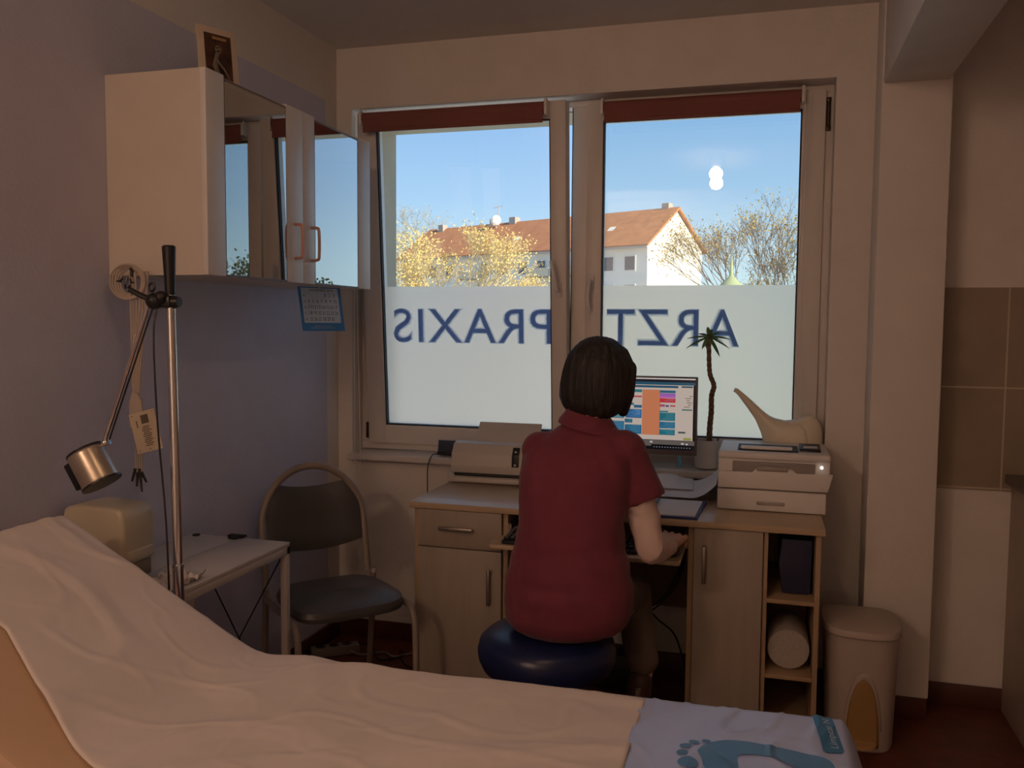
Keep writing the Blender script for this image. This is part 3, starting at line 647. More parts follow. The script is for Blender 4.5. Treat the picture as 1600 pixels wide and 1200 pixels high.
# small device with dark screen on the sill
t = thing('charging_station', 'small dark desk device in a silver frame on the sill left of the scanner', 'device', (-1.29, 3.50, .83))
Md = Matrix.Translation((-1.29, 3.515, .832)) @ Matrix.Rotation(R(-12), 4, 'X')
MB().box(-.058, .062, -.006, .006, .006, .066, bev=.003, M=Md).build('frame', mat('silver plastic', (.55, .55, .58), .3, .4), t)
MB().box(-.054, .058, -.0075, -.005, .012, .062, bev=.001, M=Md).build('screen', mat('dark blue glass', (.06, .08, .13), .15), t)
MB().cone(Md @ V((.02, -.008, .03)), Md @ V((.02, -.014, .03)), .018, .016).build('knob', M_black, t)
MB().box(-.05, .055, -.03, .012, -.001, .012, bev=.004, M=Md).build('stand', M_black, t)
MB().tube(bez([(-1.33, 3.49, .838), (-1.345, 3.45, .84), (-1.358, 3.435, .80), (-1.360, 3.43, .74), (-1.358, 3.44, .5), (-1.34, 3.45, .1), (-1.38, 3.42, .01)]), .0022, 8).build('cable', M_black, t)

# ---------------------------------------------------------------- monitor
mx0, mx1, mz0, mz1, my = -.728, -.2345, .915, 1.207, 3.27
t = thing('computer_monitor', 'flat computer monitor showing a colourful appointment calendar', 'monitor', ((mx0 + mx1) / 2, my + .05, dz))
MB().box(mx0, mx1, my, my + .022, mz0, mz1, bev=.003).box(mx0 + .08, mx1 - .08, my + .02, my + .045, mz0 + .05, mz1 - .05, bev=.01).build('housing', mat('grey bezel', (.16, .14, .14), .35), t)
sc = bmesh.new(); sm = []
def smat(name, col, e=.62):
    n = 'screen ' + name
    if n in MC: return MC[n]
    m = bpy.data.materials.new(n); MC[n] = m; m.use_nodes = True; b_ = m.node_tree.nodes['Principled BSDF']
    c = srgb(col); b_.inputs['Base Color'].default_value = (.01, .01, .01, 1); b_.inputs['Roughness'].default_value = .25
    b_.inputs['Emission Color'].default_value = (*c, 1); b_.inputs['Emission Strength'].default_value = .78
    return m
sx0, sx1, sz0, sz1 = mx0 + .006, mx1 - .008, mz0 + .020, mz1 - .006
SW, SH = sx1 - sx0, sz1 - sz0
cols = {}; faces = []
def srect(u0, u1, v0, v1, c, lvl):
    # u from right edge, v from top (0..1); lvl = layer
    faces.append((sx1 - u0 * SW, sx1 - u1 * SW, sz1 - v0 * SH, sz1 - v1 * SH, c, lvl))
srect(0, 1, 0, 1, '#0c0d12', 0); srect(0, 1, 0, .018, '#b9b2ae', 1); srect(0, 1, .025, .055, '#161822', 1)
srect(0, 1, .055, .095, '#1f4a5e', 1); srect(.015, 1, .095, .865, '#b5a69c', 1)
srect(.02, .105, .105, .128, '#2a4a52', 2); srect(.13, .9, .105, .135, '#1d4860', 2)
srect(.265, .405, .165, .800, '#b9714f', 2)
srect(.012, .02, .865, .87, '#8a7a70', 2); srect(.0, 1, .87, .955, '#5a524e', 1)
for (u0, u1, v0, v1, c) in ((.15, .27, .170, .205, '#215a6e'), (.15, .27, .210, .245, '#8a5aa0'), (.15, .27, .245, .275, '#a85aa8'), (.15, .27, .280, .340, '#b03038'), (.15, .19, .375, .395, '#a83a42'), (.20, .225, .375, .40, '#3a4a80'), (.23, .27, .365, .40, '#9a4a60'),
        (.205, .27, .455, .475, '#2a6a74'), (.15, .27, .480, .595, '#1e6470'), (.15, .27, .610, .700, '#22607e'), (.15, .27, .715, .795, '#1f6674'),
        (.408, .55, .165, .205, '#226a72'), (.408, .55, .255, .275, '#a8323c'), (.408, .47, .385, .425, '#25587a'), (.47, .54, .355, .39, '#2a6a80'), (.408, .535, .445, .57, '#2a5a86'), (.408, .47, .455, .54, '#33609a'), (.48, .54, .585, .64, '#245c74'), (.408, .54, .665, .795, '#215e80'),
        (.545, .67, .165, .22, '#226a72'), (.545, .67, .50, .58, '#48707e'), (.545, .67, .62, .80, '#215e80'), (.675, .80, .17, .34, '#b9714f'), (.675, .80, .36, .60, '#26607c'), (.81, .93, .17, .8, '#1f6674')):
    srect(u0, u1, v0, v1, c, 3)
    if v1 - v0 > .05:
        for q_ in range(int((v1 - v0) / .022)): srect(u0 + .01, u0 + (u1 - u0) * (.5 + .4 * random.random()), v0 + .01 + q_ * .022, v0 + .013 + q_ * .022, '#6f9aa6', 4)
srect(.022, .10, .425, .445, '#4a6a64', 2); srect(.07, .125, .74, .765, '#3c4a48', 2); srect(.025, .085, .825, .86, '#8d8a45', 2)
for k in range(6): srect(.02 + .01 * (k % 3), .045 + .02 * (k % 2) + .01 * (k % 3), .24 + .03 * k, .250 + .03 * k, '#6a6058', 2)
srect(0, .33, .93, .97, '#0c0d12', 2)
for k in range(14): srect(.03 + .021 * k, .038 + .021 * k, .962, .972, '#8a8a90', 3)
srect(.05, .065, .905, .925, '#c0bab6', 3); srect(.08, .10, .90, .92, '#c0bab6', 3); srect(.32, .34, .885, .91, '#b0aaa6', 3)
mats = []; 
for (a, c_, zt_, zb_, col, lv) in faces:
    y = my - .0006 - .0003 * lv; f = sc.faces.new([sc.verts.new(p) for p in ((c_, y, zt_), (a, y, zt_), (a, y, zb_), (c_, y, zb_))][::-1])
    if col not in cols: cols[col] = len(mats); mats.append(smat(col, col))
    f.material_index = cols[col]
mb = MB(); mb._merge(sc); s_ = mb.build('screen', mats, t, smooth=False)
MB().box((mx0 + mx1) / 2 - .03, (mx0 + mx1) / 2 + .03, my + .03, my + .05, dz + .01, 1.0, bev=.004).build('stand_neck', M_black, t)
MB().box((mx0 + mx1) / 2 - .11, (mx0 + mx1) / 2 + .11, my - .04, my + .13, dz + .0005, dz + .014, bev=.005).build('stand_base', M_black, t)
tag(MB().box(-.302, -.290, my - .003, my - .001, .868, .912, bev=.0005).build('sticky_note', mat('light blue sticky note', (.12, .45, .72), .5)), 'light blue sticky note hanging from the lower monitor edge', 'note')

# ---------------------------------------------------------------- plant
pc = V((-.213, 3.530, .832))
t = thing('potted_yucca', 'small yucca with one tall bare stem in a white pot on the sill', 'plant', pc)
MB().lathe([(.001, 0), (.040, 0), (.044, .004), (.050, .10), (.0505, .112), (.047, .112), (.045, .100), (.001, .098)], pc, M=None, sx=1.0, sy=.8).build('pot', M_plasticw, t)
MB().lathe([(.001, .094), (.044, .094), (.046, .100), (.03, .106), (.001, .108)], pc, sy=.78).build('soil', mat('potting soil', (.05, .03, .02), .9, var=.5, scale=60, bump=.5), t)
M_bark = mat('ringed yucca bark', (.20, .12, .085), .8, var=.5, scale=30, stretch=(1, 1, 4), bump=.5, bscale=90)
stem = [(-.204, 3.53, .935), (-.203, 3.53, 1.0), (-.199, 3.53, 1.055), (-.199, 3.53, 1.12), (-.191, 3.53, 1.16), (-.207, 3.53, 1.205), (-.212, 3.53, 1.26), (-.214, 3.53, 1.335), (-.214, 3.53, 1.355)]
sp = bez(stem, 8); st = MB().tube(sp, [.0115 - .0035 * i / len(sp) + .0009 * sin(i * 2.1) for i in range(len(sp))], 14).build('stem', M_bark, t)
M_leaf = mat('green yucca leaf', (.08, .19, .06), .45, var=.3, scale=10)
top = V((-.214, 3.53, 1.352))
for k, (ax, az, ay, Ln) in enumerate(((-1, .12, -.1, .085), (-.85, -.28, -.3, .095), (-.55, .35, .3, .06), (-.12, 1, 0, .058), (.18, .9, .2, .05), (.5, .4, .2, .06), (1, .1, -.1, .085), (.85, -.3, .1, .085), (.55, -.75, -.2, .075), (.9, .0, .5, .06), (-.4, -.5, -.5, .05), (.1, .5, -.8, .06), (-.2, -.5, .8, .06))):
    d = V((ax, ay, az)).normalized(); mb = MB(); rows_ = []
    sd_ = d.cross(V((0, -.6, 1))).normalized(); dn = V((0, 0, -1))
    for i in range(9):
        f_ = i / 8; c_ = top + d * (Ln * f_) + dn * (.018 * f_ ** 2) ; wd = .0078 * math.sin(pi * (f_ * .86 + .14)) ** .8 + .0004
        nn = d.cross(sd_).normalized()
        rows_.append([c_ - sd_ * wd, c_ + nn * .0012, c_ + sd_ * wd, c_ - nn * .0012])
    mb.loft(rows_).build('leaf', M_leaf, t)
MB().cone((-.170, 3.52, .925), (-.170, 3.52, .955), .005, .004, 10).build('side_shoot', M_bark, t)
tag(MB().cone((-.252, 3.512, .925), (-.254, 3.505, 1.002), .0042, .0038, 10).cone((-.254, 3.505, 1.0), (-.2545, 3.504, 1.008), .003, .001, 10).build('pen', M_black), 'black pen stuck upright at the left rim of the white pot', 'pen')

# ---------------------------------------------------------------- watering can
t = thing('watering_can', 'cream plastic watering can with a long spout on the sill behind the printer', 'watering can', (.10, 3.503, .832))
stn = [(-.110, 1.140, 1.156, .008), (-.098, 1.128, 1.153, .0095), (-.06, 1.078, 1.122, .012), (-.03, 1.035, 1.095, .015), (-.008, .985, 1.075, .020), (.008, .925, 1.062, .028), (.025, .850, 1.051, .040), (.045, .833, 1.043, .050), (.08, .832, 1.036, .058), (.12, .832, 1.042, .060), (.150, .832, 1.056, .058), (.175, .832, 1.058, .052), (.195, .834, 1.048, .042), (.208, .84, 1.028, .030), (.216, .86, .995, .016)]
rg = []
for (x, a, b_, hd) in stn:
    rg.append([V((x, 3.503 + hd * (abs(cos(q)) ** .7) * (1 if cos(q) >= 0 else -1), (a + b_) / 2 + (b_ - a) / 2 * (abs(sin(q)) ** .7) * (1 if sin(q) >= 0 else -1))) for q in [2 * pi * k / 28 for k in range(28)]])
# smooth in x by interpolating rings
rr = []
for i in range(len(rg) - 1):
    for k in range(3): rr.append([rg[i][j].lerp(rg[i + 1][j], k / 3) for j in range(28)])
rr.append(rg[-1])
M_can = mat('cream watering can plastic', (.74, .68, .54), .4, var=.02)
MB().loft(rr).build('body', M_can, t, sharp=80)
MB().tube(bez([(.125, 3.443, 1.03), (.15, 3.443, 1.0), (.155, 3.443, .93), (.13, 3.446, .87)]), .004, 8).build('seam_rib', M_can, t)
MB().cone((-.112, 3.503, 1.149), (-.104, 3.503, 1.145), .0075, .009, 16).build('spout_tip', mat('dull pink spout tip', (.4, .3, .26), .5), t)

# ---------------------------------------------------------------- printer
t = thing('laser_printer', 'white laser printer with paper cassette on the right end of the desk', 'printer', (.035, 3.28, dz))
px0, px1, pf, pb = -.150, .226, 3.135, 3.452
MB().box(px0, px1 - .012, pf + .008, pb, dz + .002, .826, bev=.006).build('paper_cassette', M_plasticw, t)
MB().box(px0 - .0, px1 - .002, pf + .016, pb, .829, .938, bev=.006).box(px0, px1 - .002, pf + .006, pb, .932, .958, bev=.008, seg=3).build('housing', M_plasticw, t)
MB().box(-.10, .175, pf + .010, pf + .020, .878, .925, bev=.002).build('front_recess', mat('grey recess', (.30, .27, .27), .5), t)
fl = MB().prism([(px0 + .002, .832), (px1 - .010, .832), (px1 + .006, .884), (px1 + .006, .893), (.115, .892), (.100, .905), (-.02, .905), (-.033, .890), (px0 + .002, .888)], 'y', pf - .006, pf + .012, bev=.003, seg=3).build('output_flap', M_plasticw, t)
MB().box(-.018, .085, pf - .012, pf - .002, .896, .912, bev=.003).build('grip', mat('grey grip', (.36, .33, .31), .4), fl)
MB().box(-.016, .078, pf + .002, pf + .010, .775, .786, bev=.002).build('cassette_handle', MC['grey grip'], t)
MB().prism([(pf + .04, .9582), (pf + .20, .9582), (pf + .19, .963), (pf + .05, .961)], 'x', -.085, .12).build('output_slot', M_dark, t, smooth=False)
MB().box(-.075, .10, pf + .055, pf + .085, .961, .972, bev=.004).build('paper_stop', M_plasticw, t)
cp = MB().prism([(pf + .07, .9582), (pf + .16, .9582), (pf + .155, .978), (pf + .075, .967)], 'x', .125, .195, bev=.002).build('control_panel', M_black, t)
MB().quad((.138, pf + .090, .9705), (.185, pf + .090, .9705), (.185, pf + .115, .974), (.138, pf + .115, .974), th=.0012).build('display', mat('pale grey display', (.6, .6, .62), .3), cp)
MB().cone((.196, pf + .005, .915), (.196, pf + .012, .915), .0055, .0055, 16).build('power_button', mat('lit power button', (1, .93, .86), .4, emit=.9), t)
MB().tube([(px0 - .001, pf + .04, .91), (px0 - .001, pf + .10, .91)], .002).build('vent_line', M_dark, t)

# papers, folder, calculator
M_folder = mat('blue folder', (.03, .06, .26), .45)
t = thing('ring_folder', 'flat blue folder with white sheets on the desk edge', 'folder', (-.335, 3.08, dz))
MB().prism([(-.480, 2.934), (-.203, 2.937), (-.190, 3.225), (-.475, 3.23)], 'z', dz + .001, dz + .008, bev=.001).build('cover', M_folder, t)
MB().prism([(-.472, 2.944), (-.212, 2.948), (-.203, 3.205), (-.468, 3.21)], 'z', dz + .008, dz + .012).build('sheets', M_paper, t, smooth=False)
def curled(name, lab, x0, x1, y0, y1, z, fn, m, skew=0., grp=None):
    t_ = bmesh.new(); n_ = 16; gt = []; 
    for i in range(n_ + 1):
        u = i / n_; gt.append([t_.verts.new((x0 + (x1 - x0) * u + skew * j / n_, y0 + (y1 - y0) * j / n_, z + fn(u, j / n_))) for j in range(n_ + 1)])
    for i in range(n_):
        for j in range(n_): t_.faces.new((gt[i][j], gt[i + 1][j], gt[i + 1][j + 1], gt[i][j + 1]))
    mb_ = MB(); mb_._merge(t_); o_ = mb_.build(name, m); return tag(o_, lab, 'paper', grp)
curled('paper_sheet', 'white paper sheet curling up against the printer', -.365, -.158, 3.225, 3.43, dz + .016, lambda u, v: .001 + .055 * max(0, (u - .55) / .45) ** 2 + .030 * v, M_paper)
curled('paper_sheet', 'upper white sheet leaning behind the folder below the monitor', -.395, -.245, 3.30, 3.425, dz + .030, lambda u, v: .004 + .028 * v + .008 * math.sin(u * 5) * v, M_paper, -.01)
MB_c = thing('desk_calculator', 'grey calculator on the blue folder beside the right arm', 'calculator', (-.39, 3.08, dz + .013))
MB().box(-.44, -.352, 3.03, 3.16, dz + .013, dz + .027, bev=.004).build('case', mat('grey calculator case', (.18, .19, .22), .4), MB_c)
MB().box(-.43, -.362, 3.125, 3.15, dz + .0265, dz + .0285).build('display', mat('pale display', (.4, .45, .42), .3), MB_c)
kk = MB()
for i in range(4):
    for j in range(4): kk.box(-.428 + i * .018, -.416 + i * .018, 3.038 + j * .02, 3.050 + j * .02, dz + .026, dz + .030, bev=.001)
kk.build('keys', M_plasticg, MB_c)

# ---------------------------------------------------------------- keyboard and mouse
t = thing('computer_keyboard', 'black computer keyboard with light key marks on the pulled out tray', 'keyboard', (-.63, 2.90, .648))
MB().prism([(2.818, .6485), (2.98, .6485), (2.98, .672), (2.818, .660)], 'x', -.848, -.385, bev=.003).build('case', M_black, t)
kb = MB(); kl = MB()
for j in range(6):
    y = 2.832 + j * .0235; z = .663 + (y - 2.82) * .075; x = -.842
    while x < -.40:
        wd = .017 if not (j == 0 and -.74 < x < -.60) else .11
        if x + wd > -.388: break
        kb.box(x, x + wd, y, y + .018, z - .002, z + .007, bev=.002)
        kl.box(x + .003, x + min(wd, .017) - .004, y + .009, y + .014, z + .0068, z + .0075)
        x += wd + .003
kb.build('keys', M_black, t); kl.build('key_marks', mat('pale key print', (.42, .42, .40), .5), t, smooth=False)
t = thing('computer_mouse', 'small dark computer mouse under the right hand', 'mouse', (-.272, 2.86, .648))
MB().ball((-.274, 2.865, .652), .03, (.85, 1.5, .75)).build('shell', mat('dark mouse plastic', (.04, .035, .035), .4), t)

# ---------------------------------------------------------------- stool
M_blue = mat('dark blue vinyl', (.010, .018, .080), .32, var=.08, bump=.05, bscale=12)
sc_ = V((-.592, 2.44, 0))
t = thing('swivel_stool', 'round dark blue swivel stool under the seated person', 'stool', sc_)
MB().lathe([(.001, .392), (.165, .392), (.188, .400), (.200, .425), (.203, .450), (.196, .478), (.175, .497), (.12, .506), (.001, .508)], sc_, seg=64).build('seat', M_blue, t)
MB().lathe([(.001, .10), (.045, .10), (.040, .28), (.055, .30), (.075, .375), (.09, .3915), (.001, .3915)], sc_).build('column', mat('pale grey stool column', (.55, .5, .45), .4), t)
for k in range(5):
    a = 2 * pi * k / 5 + .3; d = V((cos(a), sin(a), 0))
    lg = MB().tube([sc_ + V((0, 0, .11)), sc_ + d * .12 + V((0, 0, .10)), sc_ + d * .24 + V((0, 0, .07))], [.022, .018, .013], 10).build('base_arm', M_black, t)
    p = sc_ + d * .24; n_ = V((-d.y, d.x, 0))
    MB().tube([p + n_ * -.016 + V((0, 0, .027)), p + n_ * .016 + V((0, 0, .027))], .025, 18).cone(p + V((0, 0, .03)), p + V((0, 0, .075)), .007).build('caster', M_black, lg)

# ---------------------------------------------------------------- person
pr = thing('person', 'person in a dark red short sleeved tunic seated with back turned at the desk', 'person', (-.56, 2.44, .508))
M_tunic = mat('dark red tunic cotton', (.175, .028, .050), .8, var=.08, scale=12, bump=.15, bscale=250, sheen=.15)
M_shirt = mat('pale pink undershirt', (.74, .58, .53), .8, var=.04, bump=.1, bscale=200)
M_trous = mat('taupe trousers', (.13, .10, .08), .8, var=.05)
M_hair = mat('dark brown hair', (.013, .011, .0105), .6, var=.35, scale=26, stretch=(3, 3, .35), bump=.5, bscale=50, col2=(.036, .030, .028))
hd = V((-.470, 2.565, 1.250))
SR, SLs = V((-.372, 2.50, 1.045)), V((-.638, 2.51, 1.035))
elR, wrR = V((-.306, 2.53, .748)), V((-.283, 2.775, .700))
elL, wrL = V((-.655, 2.62, .765)), V((-.610, 2.83, .700))
body = MB()
# trunk
tr_ = [(-.53, 2.43, .53, .155, .10), (-.53, 2.43, .62, .150, .10), (-.525, 2.45, .75, .135, .09), (-.52, 2.465, .88, .140, .09), (-.51, 2.485, .99, .150, .09), (-.505, 2.50, 1.04, .11, .06), (-.495, 2.51, 1.07, .06, .05)]
body.loft([ell((x, y, z), rx, ry) for x, y, z, rx, ry in tr_])
limb(body, [((-.495, 2.515, 1.07), .056), ((-.480, 2.54, 1.14), .052), ((-.472, 2.565, 1.19), .055)])
yawM = Matrix.Rotation(R(-22), 4, 'Z') @ Matrix.Rotation(R(-14), 4, 'X')
body.ball(hd + V((0, .0, .01)), .085, (.86, 1.08, 1.12), yawM)
HM = Matrix.Translation(hd) @ yawM
body.ball(HM @ V((0, .045, -.055)), .055, (.9, .8, .9))          # jaw
body.ball(HM @ V((0, .068, -.090)), .022)                          # chin
limb(body, [(HM @ V((0, .088, .012)), .008), (HM @ V((0, .108, -.022)), .013)])   # nose
for s_ in (-1, 1):
    body.ball(HM @ V((s_ * .073, -.005, -.01)), .022, (.35, .7, 1.3), yawM)   # ears
    body.ball(HM @ V((s_ * .017, .105, -.026)), .008)
# arms
limb(body, [(SR + V((-.012, 0, -.012)), .040), (SR.lerp(elR, .5), .040), (elR, .034), (elR.lerp(wrR, .4), .034), (wrR, .024)])
limb(body, [(SLs + V((.012, 0, -.016)), .040), (SLs.lerp(elL, .5), .040), (elL, .034), (elL.lerp(wrL, .4), .034), (wrL, .024)])
# hands: palm + five separate fingers each
def hand(mb, w_, fwd, out_, up, side):
    fwd = V(fwd).normalized(); up = V(up); up = (up - fwd * up.dot(fwd)).normalized(); out_ = fwd.cross(up) * side
    pk = [(w_ + fwd * .010 - up * .002, .022), (w_ + fwd * .045 + up * .006, .0)]
    for k in range(4):
        o_ = (-.027 + .018 * k)
        limb(mb, [(w_ + fwd * .008 + out_ * o_ * .5, .015), (w_ + fwd * .070 + out_ * o_ * 1.05 + up * .010, .0115)])
        Ln = (.046, .056, .060, .050)[k] ; kn = w_ + fwd * .074 + out_ * o_ * 1.15 + up * .012
        a_ = kn + fwd * (Ln * .42) + up * .006 + out_ * o_ * .15; b_ = a_ + fwd * (Ln * .30) - up * .014; c_ = b_ + fwd * (Ln * .10) - up * .016
        limb(mb, [(kn, .0100), (a_, .0086), (b_, .0080), (c_, .0070)])
    th = w_ + fwd * .022 + out_ * .020 - up * .004
    limb(mb, [(th, .013), (th + fwd * .028 + out_ * .022 - up * .006, .0105), (th + fwd * .052 + out_ * .028 - up * .014, .0088), (th + fwd * .066 + out_ * .022 - up * .018, .0075)])
hand(body, wrR + V((.004, .008, .002)), (.10, 1, -.10), None, (.1, 0, 1), -1)
hand(body, wrL + V((0, .008, .002)), (.25, 1, -.08), None, (0, 0, 1), 1)
# legs inside the trousers, feet (the right one tucked back, heel up)
FD = ((V((-.004, -.018, -.03)), V((-.012, -.022, -.10)), V((-.022, .0, -.185))), (V((0, -.012, -.03)), V((.01, .06, -.09)), V((.01, .13, -.125))))
kR, aR = V((-.405, 2.87, .505)), V((-.345, 2.70, .315)); kL, aL = V((-.66, 2.83, .535)), V((-.62, 2.72, .15))
for k_, a_, hx in ((kR, aR, -.455), (kL, aL, -.605)):
    limb(body, [(V((hx, 2.45, .575)), .075), (k_, .055), (k_.lerp(a_, .35), .050), (a_, .034)])
    fd = FD[0] if a_ is aR else FD[1]
    body.tube([a_, a_ + fd[1], a_ + fd[2]], [.034, .030, .022], 14); body.ball(a_ + fd[2], .022)
organic('body', body, M_skin, pr, .0045, 3)
# eyes, mouth
for s_ in (-1, 1):
    e_ = MB().ball(HM @ V((s_ * .030, .082, .012)), .0115).build('eye', mat('eye white', (.7, .68, .65), .3), pr)
    MB().ball(HM @ V((s_ * .030, .0905, .011)), .005).build('iris', mat('brown iris', (.08, .04, .02), .2), e_)
MB().tube([HM @ V(p) for p in ((-.022, .084, -.056), (0, .092, -.054), (.022, .084, -.056))], [.002, .005, .002], 8).build('lips', mat('lips', (.45, .16, .13), .5), pr)
# hair: a chin length bob
hair = MB()
hair.ball(hd + V((0, -.006, .018)), .098, (.98, 1.08, .98), yawM)
Hh = Matrix.Translation(hd) @ Matrix.Rotation(R(-22), 4, 'Z') @ Matrix.Rotation(R(8), 4, 'Y')
rr = []
for z, rx, ry, cy in ((.10, .035, .04, -.005), (.085, .070, .075, -.005), (.05, .093, .100, -.008), (.0, .102, .106, -.012), (-.04, .106, .100, -.018), (-.08, .102, .086, -.024), (-.105, .088, .066, -.030), (-.118, .070, .048, -.036)):
    rr.append([Hh @ p for p in ell((0, cy, z), rx, ry, n=32, p=2.1)])
hair.loft(rr)
for s_ in (-1, 1):
    limb(hair, [(Hh @ V((s_ * .080, .015, .03)), .03), (Hh @ V((s_ * .088, .020, -.04)), .026), (Hh @ V((s_ * .078, .030, -.098)), .017)])
def hd_disp(p):
    q = p - hd; a = math.atan2(q.y, q.x)
    return .0038 * mn.noise(V((a * 7, q.z * 6, 0))) + .0022 * mn.noise(V((a * 22, q.z * 9, 3))) - .0006
organic('hair', hair, M_hair, pr, .005, 5, hd_disp)
# tunic
tn = MB()
tr_ = [(-.530, 2.435, .515, .130, .110), (-.532, 2.435, .535, .172, .132), (-.530, 2.435, .565, .184, .142), (-.529, 2.435, .62, .186, .142), (-.530, 2.44, .68, .180, .132), (-.533, 2.45, .745, .165, .122), (-.528, 2.455, .82, .155, .116), (-.525, 2.465, .90, .160, .114), (-.520, 2.475, .97, .164, .110), (-.512, 2.49, 1.02, .160, .098), (-.505, 2.50, 1.055, .142, .080), (-.500, 2.508, 1.083, .110, .066), (-.494, 2.515, 1.108, .074, .058), (-.490, 2.518, 1.125, .058, .054)]
tn.loft([ell((x, y, z), rx, ry, p=2.2, tilt=.03) for x, y, z, rx, ry in tr_])
for S_, E_, s_ in ((SR, elR, 1), (SLs, elL, -1)):
    slv = S_.lerp(E_, .50)
    limb(tn, [(S_ + V((-s_ * .06, .0, .006)), .050), (S_ + V((-s_ * .004, 0, -.006 if s_ > 0 else -.014)), .056)])
    tn.tube([S_ + V((s_ * .0, 0, .0)), S_.lerp(E_, .2), slv + V((s_ * .012, 0, .0))], [.046, .056, .062 if s_ > 0 else .053], 24)
def tunic_disp(p):
    k = max(0, 1 - abs(p.z - .66) / .18)
    f_ = mn.noise(V((p.x * 7, p.y * 5, p.z * 24))) * .0085 * k + mn.noise(V((p.x * 15 + p.z * 7, p.y * 10, p.z * 5))) * .0065
    f_ += .006 * mn.noise(V((p.x * 30 + p.z * 20, 2, p.z * 12))) * max(0, 1 - abs(p.x + .39) / .09)
    return f_ + .001
tun = organic('tunic', tn, M_tunic, pr, .006, 4, tunic_disp)
# collar
col = MB(); rr = []
for (dz_, g_) in ((.0, .070), (.014, .066), (.034, .061), (.038, .063), (.032, .069), (.004, .089), (-.007, .092)):
    rr.append([p + V((0, 0, dz_)) for p in ell((-.490, 2.518, 1.100), g_, g_ * .92, n=36, p=2, tilt=-.22)])
col.loft(rr + [rr[0]], cap=False)
col.build('collar', M_tunic, tun)
# undershirt sleeves with creases
for S_, E_, W_, nm in ((SR, elR, wrR, 1), (SLs, elL, wrL, 0)):
    sv = MB(); a_ = S_.lerp(E_, .38)
    limb(sv, [(a_, .045), (E_.lerp(S_, .25), .0435), (E_, .042), (E_.lerp(W_, .4), .041), (E_.lerp(W_, .80), .034), (W_ - (W_ - E_).normalized() * .006, .030)])
    def sd2(p, E_=E_, W_=W_):
        d_ = (p - E_).dot((W_ - E_).normalized()); k = 1 if d_ > -.02 else .35
        return (.0055 * math.sin(d_ * 150 + 5 * mn.noise(p * 18)) * k * .6 + .005 * mn.noise(p * 28)) + .001
    organic('undershirt_sleeve', sv, M_shirt, pr, .005, 4, sd2)
# trousers
tz_ = MB()
for k_, a_, hx in ((kR, aR, -.455), (kL, aL, -.605)):
    limb(tz_, [(V((hx, 2.44, .592)), .080), (V((hx, 2.50, .585)), .080), (k_, .064), (k_.lerp(a_, .4), .058), (a_ + V((0, 0, .035)), .052)])
organic('trousers', tz_, M_trous, pr, .006, 5, lambda p: .004 * mn.noise(p * 22))
M_shoe = mat('dark brown shoe', (.055, .025, .018), .5)
for a_ in (aR, aL):
    fd = FD[0] if a_ is aR else FD[1]
    sh_ = MB(); limb(sh_, [(a_ + fd[0], .038), (a_ + fd[1], .040), (a_ + fd[2], .034)])
    sh_ = organic('shoe', sh_, M_shoe, pr, .005, 4)
    so_ = V((0, -.034, -.008)) if a_ is aR else V((0, -.012, -.034))
    MB().tube([a_ + fd[0] + so_, a_ + fd[1] + so_, a_ + fd[2] + so_ * .9], [.026, .034, .028], 14, flat=.3).build('sole', mat('pale shoe sole', (.28, .24, .2), .7), sh_)

# ---------------------------------------------------------------- waste bin
t = thing('pedal_bin', 'white pedal bin with arched ochre front between desk and column', 'bin', (.33, 3.13, 0))
M_bin = mat('beige white plastic bin', (.47, .40, .35), .45, var=.02)
def bin_ring(sc, z, n=48):
    o_ = []
    for k in range(n):
        a = 2 * pi * k / n; ca, sa = cos(a), sin(a); p = 4.2 if sa > 0 else 2.9
        o_.append(V((.336 + .126 * sc * (abs(ca) ** (2 / p)) * (1 if ca >= 0 else -1), 3.135 + (.150 if sa < 0 else .145) * sc * (abs(sa) ** (2 / p)) * (1 if sa >= 0 else -1), z)))
    return o_
bk = MB().loft([bin_ring(.84, .0), bin_ring(.86, .01), bin_ring(.94, .385)]).build('bucket', M_bin, t)
MB().loft([bin_ring(.98, .382), bin_ring(1.0, .386), bin_ring(1.0, .398), bin_ring(.975, .406), bin_ring(.85, .412), bin_ring(.3, .416)]).build('lid', M_bin, t)
# arched insert following the front
arch = MB(); rows_ = []
ang = lambda u, z: None
def front_y(x, z):
    sc = .84 + .09 * min(1, z / .375); u = min(.999, abs((x - .334) / (.122 * sc)))
    return 3.135 - .150 * sc * (1 - u ** 2.9) ** (1 / 2.9)
def arch_mesh(x0, hw, z0, z1, off, m, name, par, ring=False):
    b_ = bmesh.new(); g_ = []; n_ = 16
    for i in range(n_ + 1):
        z = z0 + (z1 - z0) * i / n_; wz = hw * math.sqrt(max(.0004, 1 - ((z - z0) / (z1 - z0)) ** 2.2))
        g_.append([b_.verts.new((x0 + wz * (j / 5 - 1), front_y(x0 + wz * (j / 5 - 1), z) - off, z)) for j in range(11)])
    for i in range(n_):
        for j in range(10): b_.faces.new((g_[i][j], g_[i][j + 1], g_[i + 1][j + 1], g_[i + 1][j]))
    mb_ = MB(); mb_._merge(b_); o_ = mb_.build(name, m, par); md = o_.modifiers.new('s', 'SOLIDIFY'); md.thickness = .003; md.offset = 0; return o_
arch_mesh(.338, .062, .015, .272, .003, M_bin, 'arch_rim', bk)
arch_mesh(.338, .052, .018, .25, .006, mat('ochre insert', (.34, .20, .07), .5), 'arch_insert', bk)
MB().loft([[V((.338 + .042 * cos(a), 2.985 + .032 * sin(a), z)) for a in [2 * pi * k / 24 for k in range(24)]] for z in (.030, .034, .040)]).build('pedal', mat('ochre pedal', (.50, .32, .14), .45), t)

